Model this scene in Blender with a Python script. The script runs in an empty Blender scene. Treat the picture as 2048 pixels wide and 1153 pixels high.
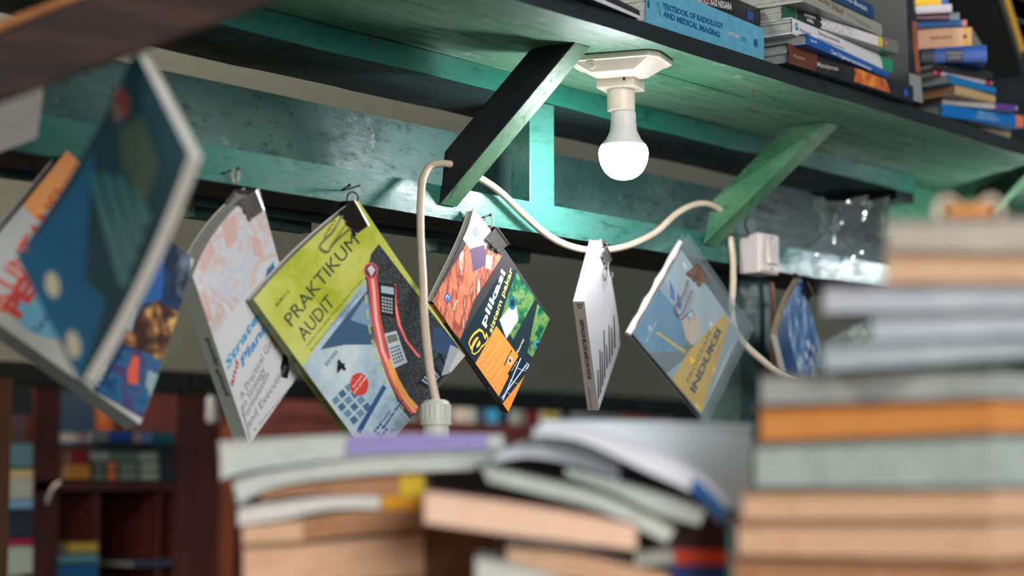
import bpy, bmesh, math, random
from mathutils import Vector, Matrix
random.seed(7)
S = bpy.context.scene
COL = S.collection
# ------------------------------------------------------------------ camera
FPX, HOR, VPX = 4000.0, 960.0, 4185.0
pitch = math.atan((HOR-576.5)/FPX)
yaw = math.atan2(VPX-1024, math.hypot(FPX, HOR-576.5))
ZV = Vector((0, 0, 1))
FH = Vector((math.cos(yaw), math.sin(yaw), 0)); RT = Vector((math.sin(yaw), -math.cos(yaw), 0))
FW = FH*math.cos(pitch)+ZV*math.sin(pitch); UP = -FH*math.sin(pitch)+ZV*math.cos(pitch)
CAM = Vector((0, 0, 1.10))
cd = bpy.data.cameras.new('camera'); cam = bpy.data.objects.new('camera', cd); COL.objects.link(cam)
cam.matrix_world = Matrix((( RT.x, UP.x, -FW.x, CAM.x), (RT.y, UP.y, -FW.y, CAM.y), (RT.z, UP.z, -FW.z, CAM.z), (0, 0, 0, 1)))
cd.sensor_width = 36; cd.lens = FPX/2048*36; cd.clip_start = .05
cd.dof.use_dof = True; cd.dof.focus_distance = 2.36; cd.dof.aperture_fstop = 2.8
S.camera = cam
# ------------------------------------------------------------------ world, lamps, exposure
w = bpy.data.worlds.new('world'); S.world = w; w.use_nodes = True
w.node_tree.nodes['Background'].inputs[0].default_value = (.52, .72, .80, 1)
w.node_tree.nodes['Background'].inputs[1].default_value = .125
S.view_settings.view_transform = 'Standard'; S.view_settings.look = 'None'
S.view_settings.gamma = 1; S.view_settings.use_curve_mapping = False; S.view_settings.exposure = .85

def area(name, loc, target, size, power, col):
    l = bpy.data.lights.new(name, 'AREA'); l.energy = power; l.color = col; l.shape = 'RECTANGLE'; l.size = size[0]; l.size_y = size[1]
    o = bpy.data.objects.new(name, l); COL.objects.link(o); o.location = loc
    o.rotation_euler = (Vector(target)-Vector(loc)).to_track_quat('-Z', 'Y').to_euler()
    return o
area('shop_front_daylight', (-.9, -3.2, 2.4), (1.3, 1.1, 1.2), (2.4, 1.8), 122, (1, .96, .92))
area('back_wall_fill', (-.6, 2.2, 3.0), (1.8, 3.0, 1.7), (.8, .6), 45, (1, .97, .88))  # unseen lamp added to light the upper back wall
area('left_bookcase_fill', (.9, 2.15, 1.9), (2.4, 3.3, .9), (.9, .15), 9, (1, .88, .76))  # unseen fill from the left, added to lift the maroon bookcase
area('back_shelf_fill', (2.9, 3.22, 1.75), (2.9, 3.7, .9), (3.2, .08), 14, (1, .93, .86))  # added fill hidden behind the soffit, brightens the middle background shelf

# ------------------------------------------------------------------ pixel helpers
def ray(x, y): return FW + RT*((x-1024)/FPX) - UP*((y-576.5)/FPX)
def atD(x, y, d): return CAM + ray(x, y)*d
def onY(x, y, v): r = ray(x, y); return CAM + r*(v/r.y)
def onZ(x, y, v): r = ray(x, y); return CAM + r*(v/r.z)          # v: height above the camera
def proj(p):
    q = p-CAM; d = q.dot(FW); return 1024+FPX*q.dot(RT)/d, 576.5-FPX*q.dot(UP)/d
CZ = CAM.z

# ------------------------------------------------------------------ materials
def lin(c): c /= 255.0; return c/12.92 if c <= .04045 else ((c+.055)/1.055)**2.4
def rgb(c): return (lin(c[0]), lin(c[1]), lin(c[2]), 1)
MC = {}
def nodes(name):
    m = bpy.data.materials.new(name); m.use_nodes = True; return m, m.node_tree, m.node_tree.nodes['Principled BSDF']
def ink(c, rough=.35, name=None):
    k = (tuple(c), rough)
    if k not in MC:
        m, nt, b = nodes(name or 'print_%d_%d_%d' % tuple(c)); b.inputs['Base Color'].default_value = rgb(c); b.inputs['Roughness'].default_value = rough
        MC[k] = m
    return MC[k]
def mott(name, cols, scale=20, stretch=(1, 1, 1), rough=.4, bump=0., detail=6, lo=.3, hi=.7, rough2=None, metal=0, distort=0):
    m, nt, b = nodes(name); L = nt.links
    tc = nt.nodes.new('ShaderNodeTexCoord'); mp = nt.nodes.new('ShaderNodeMapping'); mp.inputs['Scale'].default_value = stretch
    n = nt.nodes.new('ShaderNodeTexNoise'); n.inputs['Scale'].default_value = scale; n.inputs['Detail'].default_value = detail
    n.inputs['Roughness'].default_value = .65; n.inputs['Distortion'].default_value = distort
    cr = nt.nodes.new('ShaderNodeValToRGB'); e = cr.color_ramp.elements
    while len(e) < len(cols): e.new(.5)
    for i, c in enumerate(cols):
        e[i].position = lo+(hi-lo)*i/(len(cols)-1); e[i].color = rgb(c)
    L.new(tc.outputs['Object'], mp.inputs['Vector']); L.new(mp.outputs[0], n.inputs['Vector']); L.new(n.outputs[0], cr.inputs[0])
    L.new(cr.outputs[0], b.inputs['Base Color']); b.inputs['Roughness'].default_value = rough; b.inputs['Metallic'].default_value = metal
    if rough2 is not None:
        mr = nt.nodes.new('ShaderNodeMapRange'); mr.inputs[3].default_value = rough; mr.inputs[4].default_value = rough2
        mr.inputs[1].default_value = .35; mr.inputs[2].default_value = .65
        L.new(n.outputs[0], mr.inputs[0]); L.new(mr.outputs[0], b.inputs['Roughness'])
    if bump:
        bp = nt.nodes.new('ShaderNodeBump'); bp.inputs['Strength'].default_value = bump; bp.inputs['Distance'].default_value = .003
        L.new(n.outputs[0], bp.inputs['Height']); L.new(bp.outputs[0], b.inputs['Normal'])
    return m
def paint(name, a, c, worn, wear=.60, rough=.33, scale=9, stretch=(.25, 1, 1), bump=.25):
    """old brushed gloss paint: two tones, worn flecks, fine streaks along the plank"""
    m, nt, b = nodes(name); L = nt.links; N = nt.nodes.new
    tc = N('ShaderNodeTexCoord'); mp = N('ShaderNodeMapping'); mp.inputs['Scale'].default_value = stretch
    L.new(tc.outputs['Object'], mp.inputs['Vector'])
    n1 = N('ShaderNodeTexNoise'); n1.inputs['Scale'].default_value = scale; n1.inputs['Detail'].default_value = 5
    n2 = N('ShaderNodeTexNoise'); n2.inputs['Scale'].default_value = scale*9; n2.inputs['Detail'].default_value = 8; n2.inputs['Roughness'].default_value = .7
    n3 = N('ShaderNodeTexNoise'); n3.inputs['Scale'].default_value = scale*3.1; n3.inputs['Detail'].default_value = 9; n3.inputs['Roughness'].default_value = .75
    for n in (n1, n2): L.new(mp.outputs[0], n.inputs['Vector'])
    L.new(tc.outputs['Object'], n3.inputs['Vector'])
    def ramp(src, lo, hi):
        r = N('ShaderNodeMapRange'); r.inputs[1].default_value = lo; r.inputs[2].default_value = hi; L.new(src, r.inputs[0]); return r.outputs[0]
    def mix(f, A, B):
        x = N('ShaderNodeMix'); x.data_type = 'RGBA'; L.new(f, x.inputs[0])
        for s, v in ((6, A), (7, B)):
            if isinstance(v, tuple): x.inputs[s].default_value = v
            else: L.new(v, x.inputs[s])
        return x.outputs[2]
    c1 = mix(ramp(n1.outputs[0], .38, .62), rgb(a), rgb(c))
    dk = tuple(v*.45 for v in rgb(a)[:3])+(1,)
    c2 = mix(ramp(n2.outputs[0], .53, .70), c1, dk)
    c3 = mix(ramp(n3.outputs[0], wear, wear+.10), c2, rgb(worn))
    L.new(c3, b.inputs['Base Color'])
    r = N('ShaderNodeMapRange'); r.inputs[1].default_value = .4; r.inputs[2].default_value = .65; r.inputs[3].default_value = rough; r.inputs[4].default_value = min(1, rough+.25)
    L.new(n2.outputs[0], r.inputs[0]); L.new(r.outputs[0], b.inputs['Roughness'])
    bp = N('ShaderNodeBump'); bp.inputs['Strength'].default_value = bump; bp.inputs['Distance'].default_value = .002
    L.new(n2.outputs[0], bp.inputs['Height']); L.new(bp.outputs[0], b.inputs['Normal'])
    return m
def emis(name, col, st):
    m, nt, b = nodes(name); b.inputs['Base Color'].default_value = (1, 1, 1, 1)
    b.inputs['Emission Color'].default_value = col; b.inputs['Emission Strength'].default_value = st; return m
def clearplastic(name, tint=(235, 245, 250), haze=.12, rough=.12):
    m, nt, b = nodes(name); L = nt.links
    nt.nodes.remove(b); out = nt.nodes['Material Output']
    tr = nt.nodes.new('ShaderNodeBsdfTransparent'); tr.inputs[0].default_value = rgb(tint)
    gl = nt.nodes.new('ShaderNodeBsdfGlossy'); gl.inputs['Roughness'].default_value = rough
    df = nt.nodes.new('ShaderNodeBsdfDiffuse'); df.inputs[0].default_value = rgb((225, 230, 232))
    tcn = nt.nodes.new('ShaderNodeTexCoord'); n = nt.nodes.new('ShaderNodeTexNoise'); n.inputs['Scale'].default_value = 26; n.inputs['Detail'].default_value = 4
    L.new(tcn.outputs['Object'], n.inputs['Vector'])
    bp = nt.nodes.new('ShaderNodeBump'); bp.inputs['Strength'].default_value = .35; bp.inputs['Distance'].default_value = .004
    L.new(n.outputs[0], bp.inputs['Height']); L.new(bp.outputs[0], gl.inputs['Normal'])
    lw = nt.nodes.new('ShaderNodeLayerWeight'); lw.inputs[0].default_value = .28; L.new(bp.outputs[0], lw.inputs['Normal'])
    fr = nt.nodes.new('ShaderNodeMapRange'); fr.inputs[3].default_value = .05; fr.inputs[4].default_value = .7; L.new(lw.outputs['Facing'], fr.inputs[0])
    m1 = nt.nodes.new('ShaderNodeMixShader'); m1.inputs[0].default_value = haze; L.new(tr.outputs[0], m1.inputs[1]); L.new(df.outputs[0], m1.inputs[2])
    m2 = nt.nodes.new('ShaderNodeMixShader'); L.new(fr.outputs[0], m2.inputs[0]); L.new(m1.outputs[0], m2.inputs[1]); L.new(gl.outputs[0], m2.inputs[2])
    L.new(m2.outputs[0], out.inputs[0]); return m
M = {}
M['green'] = paint('green_paint', (46, 108, 80), (80, 136, 108), (140, 166, 148), wear=.64, rough=.36)
M['green_under'] = paint('worn_green_underside', (70, 124, 94), (112, 150, 124), (160, 174, 158), wear=.58, rough=.40, stretch=(.12, 1, 1))
M['green_teal'] = paint('teal_green_gloss_paint', (24, 98, 82), (44, 122, 104), (140, 155, 148), wear=.68, rough=.26)
M['green_rail'] = paint('rail_green_gloss_paint', (34, 98, 86), (66, 124, 112), (165, 162, 155), wear=.66, rough=.24, bump=.35)
M['green_board'] = paint('dry_brushed_green_paint', (34, 72, 68), (80, 112, 104), (130, 148, 134), wear=.60, rough=.42, stretch=(.4, 1, .8), bump=.4)
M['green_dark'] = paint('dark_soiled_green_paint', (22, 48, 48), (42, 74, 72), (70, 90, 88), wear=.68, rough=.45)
M['green_brace'] = paint('bright_green_brace_paint', (48, 106, 72), (96, 136, 104), (160, 172, 156), wear=.64, rough=.42, scale=12, stretch=(1, .5, .5))
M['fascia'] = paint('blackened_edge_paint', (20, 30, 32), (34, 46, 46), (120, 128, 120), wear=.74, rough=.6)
M['beam_under'] = paint('dark_green_beam_underside', (16, 32, 34), (34, 58, 54), (60, 84, 78), wear=.62, rough=.5)  # darker green for the underside of the upper beam
M['near_black'] = paint('near_black_timber', (9, 14, 18), (18, 26, 30), (48, 54, 54), wear=.72, rough=.6)  # near-black tone for two brace sides and the rail underside
M['deck'] = paint('dusty_shelf_top', (52, 50, 46), (78, 72, 64), (110, 104, 92), wear=.66, rough=.8)
M['brown_beam'] = mott('red_brown_stained_timber', [(16, 9, 9), (40, 20, 16), (70, 42, 34)], 6, (.6, 2, 6), .75, .3)
M['orange_wood'] = mott('orange_varnished_wood', [(140, 84, 44), (190, 126, 76)], 8, (1, 3, 3), .4)
M['maroon_wood'] = mott('maroon_stained_wood', [(66, 28, 26), (104, 48, 42)], 5, (4, 4, .6), .45, .1)
M['void_wood'] = mott('dark_backing_board', [(26, 12, 12), (40, 20, 18)], 4, (1, 1, 1), .7)
M['brown_post'] = mott('dark_brown_post_wood', [(58, 32, 16), (92, 54, 28)], 5, (4, 4, .5), .5)
M['rust_wood'] = mott('orange_brown_panel', [(150, 66, 30), (206, 110, 58)], 4, (1, 1, .5), .5)
M['plaster'] = mott('grey_beige_plaster', [(134, 132, 116), (150, 147, 130)], 60, (1, 1, 1), .9, .15)
M['blackwood'] = mott('black_wood', [(14, 12, 12), (26, 22, 22)], 10, (1, 4, 4), .6)
M['farwall'] = mott('dim_brown_wall', [(46, 34, 30), (64, 48, 42)], 3, (1, 1, 1), .9)
M['floor'] = mott('concrete_floor', [(96, 92, 88), (120, 116, 110)], 4, (1, 1, 1), .8)
M['page'] = mott('grey_page_edges', [(158, 158, 150), (194, 192, 184)], 90, (1, 1, 6), .85)
M['page_grey'] = mott('dull_grey_page_edges', [(132, 134, 130), (160, 160, 154)], 90, (1, 1, 6), .85)
M['page_white'] = mott('white_page_edges', [(196, 196, 190), (226, 224, 218)], 90, (1, 1, 6), .85)
M['page_tan'] = mott('yellowed_page_edges', [(196, 156, 122), (222, 186, 154)], 60, (1, 1, 6), .85)
M['page_orange'] = mott('orange_brown_page_edges', [(196, 122, 56), (216, 146, 78)], 60, (1, 1, 6), .85)
M['page_brown'] = mott('old_brown_page_edges', [(148, 104, 72), (182, 138, 102)], 60, (1, 1, 6), .85)
M['page_pale'] = mott('pale_green_grey_page_edges', [(176, 184, 178), (206, 212, 204)], 60, (1, 1, 6), .8)
M['bulb_glass'] = emis('lit_bulb_dome', (.92, .97, 1, 1), 85)
M['bulb_body'] = ink((224, 220, 222), .4); M['fitting'] = mott('ivory_plastic', [(222, 208, 192), (236, 224, 210)], 20, (1, 1, 1), .4)
M['switch'] = ink((222, 208, 204), .3); M['cable'] = mott('cream_cable_sheath', [(206, 186, 164), (224, 206, 186)], 30, (1, 1, 1), .4)
M['cable_brown'] = ink((170, 112, 78), .5); M['black'] = ink((12, 14, 18), .35); M['steel'] = mott('bare_steel', [(150, 145, 140), (200, 196, 190)], 60, (1, 1, 1), .3, metal=1)
M['clip_black'] = ink((24, 25, 30), .22); M['clip_grey'] = mott('scuffed_clip_enamel', [(78, 74, 72), (104, 100, 96)], 120, (1, 1, 1), .45)
M['rust'] = mott('rusty_steel', [(78, 52, 42), (128, 96, 80)], 160, (1, 1, 1), .6); M['wire'] = ink((70, 48, 40), .4); M['wire_pale'] = ink((196, 170, 150), .4)
M['plastic'] = clearplastic('clear_plastic_sleeve'); M['plastic_hazy'] = clearplastic('hazy_plastic_wrap', haze=.55, rough=.2)
M['white_gloss'] = ink((220, 224, 232), .18)

# ------------------------------------------------------------------ mesh helpers
ORG = {}
def tag(o, label=None, cat=None, group=None, kind=None):
    if label: o['label'] = label
    if cat: o['category'] = cat
    if group: o['group'] = group
    if kind: o['kind'] = kind
    return o
def thing(name, loc, label, cat, group=None):
    o = bpy.data.objects.new(name, None); COL.objects.link(o); o.location = loc; o.empty_display_size = .02
    ORG[o.name] = Vector(loc); return tag(o, label, cat, group)
class MB:
    def __init__(s): s.v = []; s.f = []; s.m = []; s.mats = []
    def mi(s, m):
        if m not in s.mats: s.mats.append(m)
        return s.mats.index(m)
    def add(s, vs, fs, m):
        b = len(s.v); s.v += [Vector(v) for v in vs]; k = s.mi(m)
        for f in fs: s.f.append([b+i for i in f]); s.m.append(k)
    def hexa(s, p, m, front=None):
        """p: 8 points, 0-3 one face (loop), 4-7 the opposite face"""
        b = [[0, 1, 2, 3], [4, 7, 6, 5], [0, 4, 5, 1], [1, 5, 6, 2], [2, 6, 7, 3], [3, 7, 4, 0]]
        s.add(p, b, m)
        if front: s.m[-6] = s.mi(front)
    def box(s, a, b, m):
        x0, y0, z0 = a; x1, y1, z1 = b
        s.hexa([(x0, y0, z0), (x1, y0, z0), (x1, y0, z1), (x0, y0, z1), (x0, y1, z0), (x1, y1, z0), (x1, y1, z1), (x0, y1, z1)], m)
    def obox(s, c, ax, ay, az, m):
        c, ax, ay, az = map(Vector, (c, ax, ay, az))
        P = lambda i, j, k: c+ax*i+ay*j+az*k
        s.hexa([P(-1, -1, -1), P(1, -1, -1), P(1, -1, 1), P(-1, -1, 1), P(-1, 1, -1), P(1, 1, -1), P(1, 1, 1), P(-1, 1, 1)], m)
    def tube(s, pts, r, m, n=10, closed=False):
        pts = [Vector(p) for p in pts]; rings = []; N = len(pts); prev = None
        for i, p in enumerate(pts):
            a = pts[(i-1) % N] if (closed or i) else p; c = pts[(i+1) % N] if (closed or i < N-1) else p
            t = (c-a).normalized(); u = prev if prev is not None else (t.orthogonal()); u = (u-t*u.dot(t)).normalized(); prev = u; v = t.cross(u)
            rr = r[i] if isinstance(r, (list, tuple)) else r
            rings.append([p+(u*math.cos(2*math.pi*k/n)+v*math.sin(2*math.pi*k/n))*rr for k in range(n)])
        vs = [q for R_ in rings for q in R_]; fs = []
        for i in range(N if closed else N-1):
            j = (i+1) % N
            for k in range(n): fs.append([i*n+k, i*n+(k+1) % n, j*n+(k+1) % n, j*n+k])
        if not closed: fs += [list(range(n))[::-1], [(N-1)*n+k for k in range(n)]]
        s.add(vs, fs, m)
    def lathe(s, c, prof, m, n=32, axis=None):
        c = Vector(c); vs = []; fs = []
        for r, z in prof:
            for k in range(n): vs.append(c+Vector((r*math.cos(2*math.pi*k/n), r*math.sin(2*math.pi*k/n), z)))
        for i in range(len(prof)-1):
            for k in range(n): fs.append([i*n+k, i*n+(k+1) % n, (i+1)*n+(k+1) % n, (i+1)*n+k])
        fs += [list(range(n))[::-1], [(len(prof)-1)*n+k for k in range(n)]]
        s.add(vs, fs, m)
    def grid(s, fn, nu, nv, m, flip=False):
        vs = [fn(i/nu, j/nv) for j in range(nv+1) for i in range(nu+1)]; fs = []
        for j in range(nv):
            for i in range(nu):
                a = j*(nu+1)+i; f = [a, a+1, a+nu+2, a+nu+1]; fs.append(f[::-1] if flip else f)
        s.add(vs, fs, m)
    def build(s, name, parent=None, smooth=False, bevel=0, label=None):
        me = bpy.data.meshes.new(name)
        if parent is not None: org = ORG[parent.name]
        else:
            lo = Vector([min(v[i] for v in s.v) for i in range(3)]); hi = Vector([max(v[i] for v in s.v) for i in range(3)])
            org = Vector(((lo.x+hi.x)/2, (lo.y+hi.y)/2, lo.z))
        me.from_pydata([v-org for v in s.v], [], s.f)
        for m in s.mats: me.materials.append(m)
        me.polygons.foreach_set('material_index', s.m)
        if smooth:
            me.polygons.foreach_set('use_smooth', [True]*len(me.polygons))
            if hasattr(me, 'set_sharp_from_angle'): me.set_sharp_from_angle(angle=math.radians(38))
        me.update(); o = bpy.data.objects.new(name, me); COL.objects.link(o)
        if parent is not None: o.parent = parent
        else: o.location = org
        ORG[o.name] = org
        if bevel:
            b = o.modifiers.new('bevel', 'BEVEL'); b.width = bevel; b.segments = 2; b.limit_method = 'ANGLE'
        if label: o['label'] = label
        return o
def smoothpath(P, n=8):
    P = [Vector(p) for p in P]; out = []
    for i in range(len(P)-1):
        a, b, c, d = P[max(i-1, 0)], P[i], P[i+1], P[min(i+2, len(P)-1)]
        for k in range(n):
            t = k/n; out.append(.5*((2*b)+(c-a)*t+(2*a-5*b+4*c-d)*t*t+(3*b-a-3*c+d)*t**3))
    return out+[P[-1]]
def struct(name, mb, **k): o = mb.build(name, **k); o['kind'] = 'structure'; return o

# ------------------------------------------------------------------ the setting
m = MB(); m.box((-3, -4, -.02), (9, 7, 0), M['floor']); struct('floor', m)
WB, WZ = 3.0, CZ+.216
m = MB(); m.box((-2.5, WB, WZ), (9, WB+.12, 3.2), M['plaster']); struct('wall_back', m)
m = MB(); m.box((-2.5, WB-.02, WZ-.040), (9, WB+.14, WZ), M['blackwood']); struct('trim_1', m)
m = MB(); m.box((-2.5, 4.6, 0), (9, 4.7, 3.2), M['farwall']); struct('wall_far', m)

# ------------------------------------------------------------------ green shelf: timbers
ZS, YB, YR, YF = .495, 1.487, 1.622, 1.256        # underside, front of frame, back of frame, front edge of shelf
X0, X1 = .55, 4.2
ZT = ZS+.020
def wavybox(mb, x0, x1, y0, y1, z0, z1, mat, front=None, under=None, n=60, amp=.0006, seed=0):
    rnd = random.Random(seed); ph = [rnd.uniform(0, 6) for _ in range(4)]
    w_ = lambda x, k: amp*(math.sin(x*9+ph[k])+.7*math.sin(x*23+ph[k]*2)+.4*math.sin(x*61+ph[k]*3))
    prof = lambda x: [(y0+w_(x, 0), z0+w_(x, 1)), (y0+w_(x, 0), z1), (y1+w_(x, 2), z1), (y1+w_(x, 2), z0+w_(x, 3))]
    vs = []; 
    for i in range(n+1):
        x = x0+(x1-x0)*i/n; vs += [(x, y, CZ+z) for y, z in prof(x)]
    fs = []; fm = []
    for i in range(n):
        for k in range(4):
            a = i*4+k; b = i*4+(k+1) % 4; fs.append([a, b, b+4, a+4]); fm.append(k)
    b0 = len(mb.f); mb.add(vs, fs, mat)
    if front:
        for j, k in enumerate(fm):
            if k == 0: mb.m[b0+j] = mb.mi(front)
    if under:
        for j, k in enumerate(fm):
            if k == 3: mb.m[b0+j] = mb.mi(under)
    mb.add(vs[:4], [[3, 2, 1, 0]], mat); mb.add(vs[-4:], [[0, 1, 2, 3]], mat)
frame = thing('book_shelf', (2.2, YB, CZ+ZS), 'weathered green painted timber shelf carrying stacked books above the lit bulb', 'shelf')
m = MB(); wavybox(m, X0, X1, YF, 1.3495, ZS, ZT, M['green_under'], front=M['fascia'], seed=1); m.build('shelf_board', frame)
m = MB(); wavybox(m, X0, X1, 1.3525, YR, ZS+.001, ZT, M['green_under'], seed=2); m.build('shelf_board', frame)
m = MB(); wavybox(m, X0, 2.958, YB, YR, .467, ZS, M['green_teal'], under=M['beam_under'], seed=3)
m.build('upper_frame_beam', frame)
m = MB(); wavybox(m, X0, 3.6, YB, YR+.012, .3025, .340, M['green_rail'], under=M['near_black'], seed=4); m.build('lower_rail', frame)
m = MB(); wavybox(m, X0, 2.62, 1.585, 1.603, .340, .433, M['green_board'], seed=5)
m.build('back_board', frame)
m = MB(); m.box((1.926, YB, CZ+.338), (1.976, YB+.03, CZ+.467), M['green_rail']); m.build('post', frame, bevel=.0012)
m = MB(); m.box((2.90, YB+.004, CZ+.45), (2.96, YB+.10, CZ+.467), M['black']); m.build('end_block', frame)
m = MB(); m.box((2.96, YB+.05, CZ+.40), (3.7, YB+.07, CZ+ZS), M['green']); m.build('end_panel', frame)
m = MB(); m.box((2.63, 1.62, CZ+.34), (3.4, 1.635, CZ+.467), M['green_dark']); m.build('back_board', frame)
for a, b in ((1.489, 1.672), (1.90, 2.089)):
    m = MB(); m.box((a, 1.612, CZ+.286), (b, 1.632, CZ+.3025), M['green_board']); m.build('packing_batten', frame, bevel=.0008, label='short pale hatched batten under the rail')
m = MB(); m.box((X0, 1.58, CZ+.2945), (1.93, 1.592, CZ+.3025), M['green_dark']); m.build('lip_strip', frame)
# brackets: top front corners on the board, foot on the rail
def brace(tl, w_px, bl, back_off, drop, label, side=None):
    a = onZ(*tl, ZS); wid = Vector((w_px, 0, 0)); b = onY(*bl, YB-.003)
    d = (b-a).normalized(); nrm = d.cross(Vector((1, 0, 0))).normalized()
    if nrm.y < 0: nrm = -nrm                                     # towards the wall / up
    h = nrm*back_off
    ta = a.copy(); tb = a + Vector((0, back_off/abs(nrm.z), 0)) if abs(nrm.z) > .05 else a+h
    tb.z = a.z
    bb = b+h*drop+Vector((0, 0, 0)); bb = b + h - d*.012
    if bb.y > YB-.002:
        t = (bb.y-(YB-.002))/d.y; bb = bb-d*t
    m = MB(); m.hexa([ta, b, bb, tb, ta+wid, b+wid, bb+wid, tb+wid], M['green_brace'], front=side)
    o = m.build('brace', frame, bevel=.0012)
    if label: o['label'] = label
brace((1150, 84), .031, (879, 410), .043, .5, 'diagonal brace with bright green lower edge and black side', M['near_black'])
brace((1655, 244), .034, (1405, 490), .040, .5, 'mossy green diagonal brace')
brace((2075, 322), .028, (1960, 448), .060, .5, None, M['near_black'])

# dark timber post under the rail on the right
a = onY(1478, 600, 1.53); b = onY(1542, 600, 1.53)
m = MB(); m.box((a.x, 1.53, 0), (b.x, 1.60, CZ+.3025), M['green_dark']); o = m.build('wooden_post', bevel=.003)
tag(o, 'dark green upright timber post under the rail below the switch', 'post')

# ------------------------------------------------------------------ lamp
lc = onZ(1240, 128, ZS); lx, ly = lc.x, lc.y
fit = thing('ceiling_lamp', (lx, ly, CZ+ZS), 'ivory plastic lampholder with a lit white bulb under the green shelf', 'lamp')
e0 = onZ(1148, 138, .487); e1 = onZ(1332, 124, .487); ax = (e1-e0); ax.z = 0; hl = ax.length/2; ax.normalize(); ay = Vector((-ax.y, ax.x, 0)); mid = (e0+e1)/2; mid.z = CZ+ZS
ring = lambda L_, W_, z, c=.35: [mid+ax*(sx*L_)+ay*(sy*W_)+Vector((0, 0, z)) for sx, sy in ((-1, -1+c), (-1+c*.5, -1), (1-c*.5, -1), (1, -1+c), (1, 1-c), (1-c*.5, 1), (-1+c*.5, 1), (-1, 1-c))]
m = MB(); prof = [ring(hl, .040, -.0005), ring(hl, .040, -.007), ring(hl*.93, .036, -.0075), ring(hl*.55, .028, -.020), ring(hl*.45, .025, -.021)]
vs = [v for r in prof for v in r]; fs = []
for i in range(len(prof)-1):
    for k in range(8): fs.append([i*8+k, i*8+(k+1) % 8, (i+1)*8+(k+1) % 8, (i+1)*8+k])
fs += [list(range(8))[::-1], [(len(prof)-1)*8+k for k in range(8)]]
m.add(vs, fs, M['fitting']); o = m.build('base_plate', fit, bevel=.0008)
m = MB(); p = mid+ax*-hl*.42-ay*.0345+Vector((0, 0, -.0135))
m.tube([p+Vector((0, 0, .001))+(ax*math.cos(t)+ (Vector((0, 0, 1))*.8-ay*.5)*math.sin(t))*.004 for t in [k*math.pi/6 for k in range(12)]], .0009, M['fitting'], 6, closed=True); m.build('screw_boss', fit)
bz = lambda y_: onY(1242, y_, ly).z-CZ
cx = Vector((lx, ly, CZ)) ; cxx = onY(1241, 170, ly); cxx.z = CZ
m = MB(); m.obox((cxx.x, cxx.y, CZ+(bz(148)+bz(180))/2), ax*.0235, ay*.022, Vector((0, 0, (bz(148)-bz(180))/2)), M['fitting']); m.build('terminal_block', fit, bevel=.001)
m = MB(); m.obox(Vector((cxx.x, cxx.y, CZ+bz(162)))+ax*.0115-ay*.0222, ax*.0012, ay*.0012, Vector((0, 0, .0042)), M['black']); m.build('slot', fit, label='black slot')
hc = onY(1242, 200, ly); hc.z = CZ
m = MB(); m.lathe(hc, [(.0165, bz(178)), (.0168, bz(200)), (.0166, bz(222)), (.0150, bz(222.5))], M['fitting']); m.build('lamp_socket', fit, smooth=True)
b0 = onY(1247, 290, ly); b0.z = CZ; R0 = .0296
m = MB(); prof = [(.0140, bz(221)), (.0150, bz(226)), (.0152, bz(245)), (.0165, bz(262)), (.0215, bz(279)), (.0265, bz(288)), (.0272, bz(290.5))]
m.lathe(b0, prof, M['bulb_body']); bulb = m.build('bulb_housing', fit, smooth=True)
zt, zbm = bz(291), bz(359); prof = [(.0270, zt)]
zc = zt-.0085
prof += [(.0288, zt-.003), (R0, zc)]+[(R0*math.cos(t)**.85, zc-(zc-zbm)*math.sin(t)) for t in [k*math.pi/2/10 for k in range(1, 10)]]+[(.001, zbm)]
m = MB(); m.lathe(b0, prof, M['bulb_glass'], n=40); m.build('bulb_dome', fit, smooth=True, label='glowing white bulb dome')

fit2 = fit.copy(); COL.objects.link(fit2); fit2.location = (3.13, 1.27, CZ+ZS); fit2['label'] = 'second lit white bulb farther right under the green shelf, beyond the right edge'
for ch in list(fit.children):
    c_ = ch.copy(); COL.objects.link(c_); c_.parent = fit2
# ------------------------------------------------------------------ cables, plug, switch
YC = YB-.014
def cable(name, pts, r, mat, label, par=None):
    m = MB(); m.tube(smoothpath(pts, 8), r, mat, 12)
    o = m.build(name, par, smooth=True)
    if par is None: tag(o, label, 'cable')
    return o
P = [(872, 802, .105), (860, 740, .098), (849, 640, .082), (846, 560, .064), (841, 470, .040), (842, 390, .020), (848, 352, .010), (866, 330, .006), (905, 330, .006), (955, 354, .006), (1000, 384, .006), (1052, 434, .006), (1100, 474, .006), (1150, 496, .007), (1200, 501, .012), (1255, 492, .010), (1310, 466, .006), (1350, 430, .006), (1385, 411, .008), (1418, 409, .010), (1450, 430, .008), (1458, 465, .008)]
flex = thing('extension_lead', onY(870, 802, YB-.105), 'cream cable looped behind the brace with a ribbed white plug at its lower end', 'cable')
cable('cable_run', [onY(x, y, YB-.0055-o_) for x, y, o_ in P], .0044, M['cable'], None, flex)
pc = onY(872, 800, YB-.1105); K = 2.14/4000
m = MB(); prof = [(.0001, 0), (17*K, 0), (24*K, -3*K), (28*K, -9*K), (29*K, -42*K), (31*K, -43*K), (31*K, -50*K), (26*K, -51*K), (26*K, -80*K), (.0001, -80*K)]
m.lathe(pc, prof, M['page_white'] if 0 else ink((214, 216, 208), .4), 30); 
for k in range(18):
    t = 2*math.pi*k/18; d = Vector((math.cos(t), math.sin(t), 0)); m.obox(pc+d*29*K+Vector((0, 0, -25*K)), d*1.2*K, Vector((-d.y, d.x, 0))*1.8*K, Vector((0, 0, 15*K)), ink((214, 216, 208), .4))
m.build('plug_socket', flex, label='white ribbed plastic plug socket')
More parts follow.
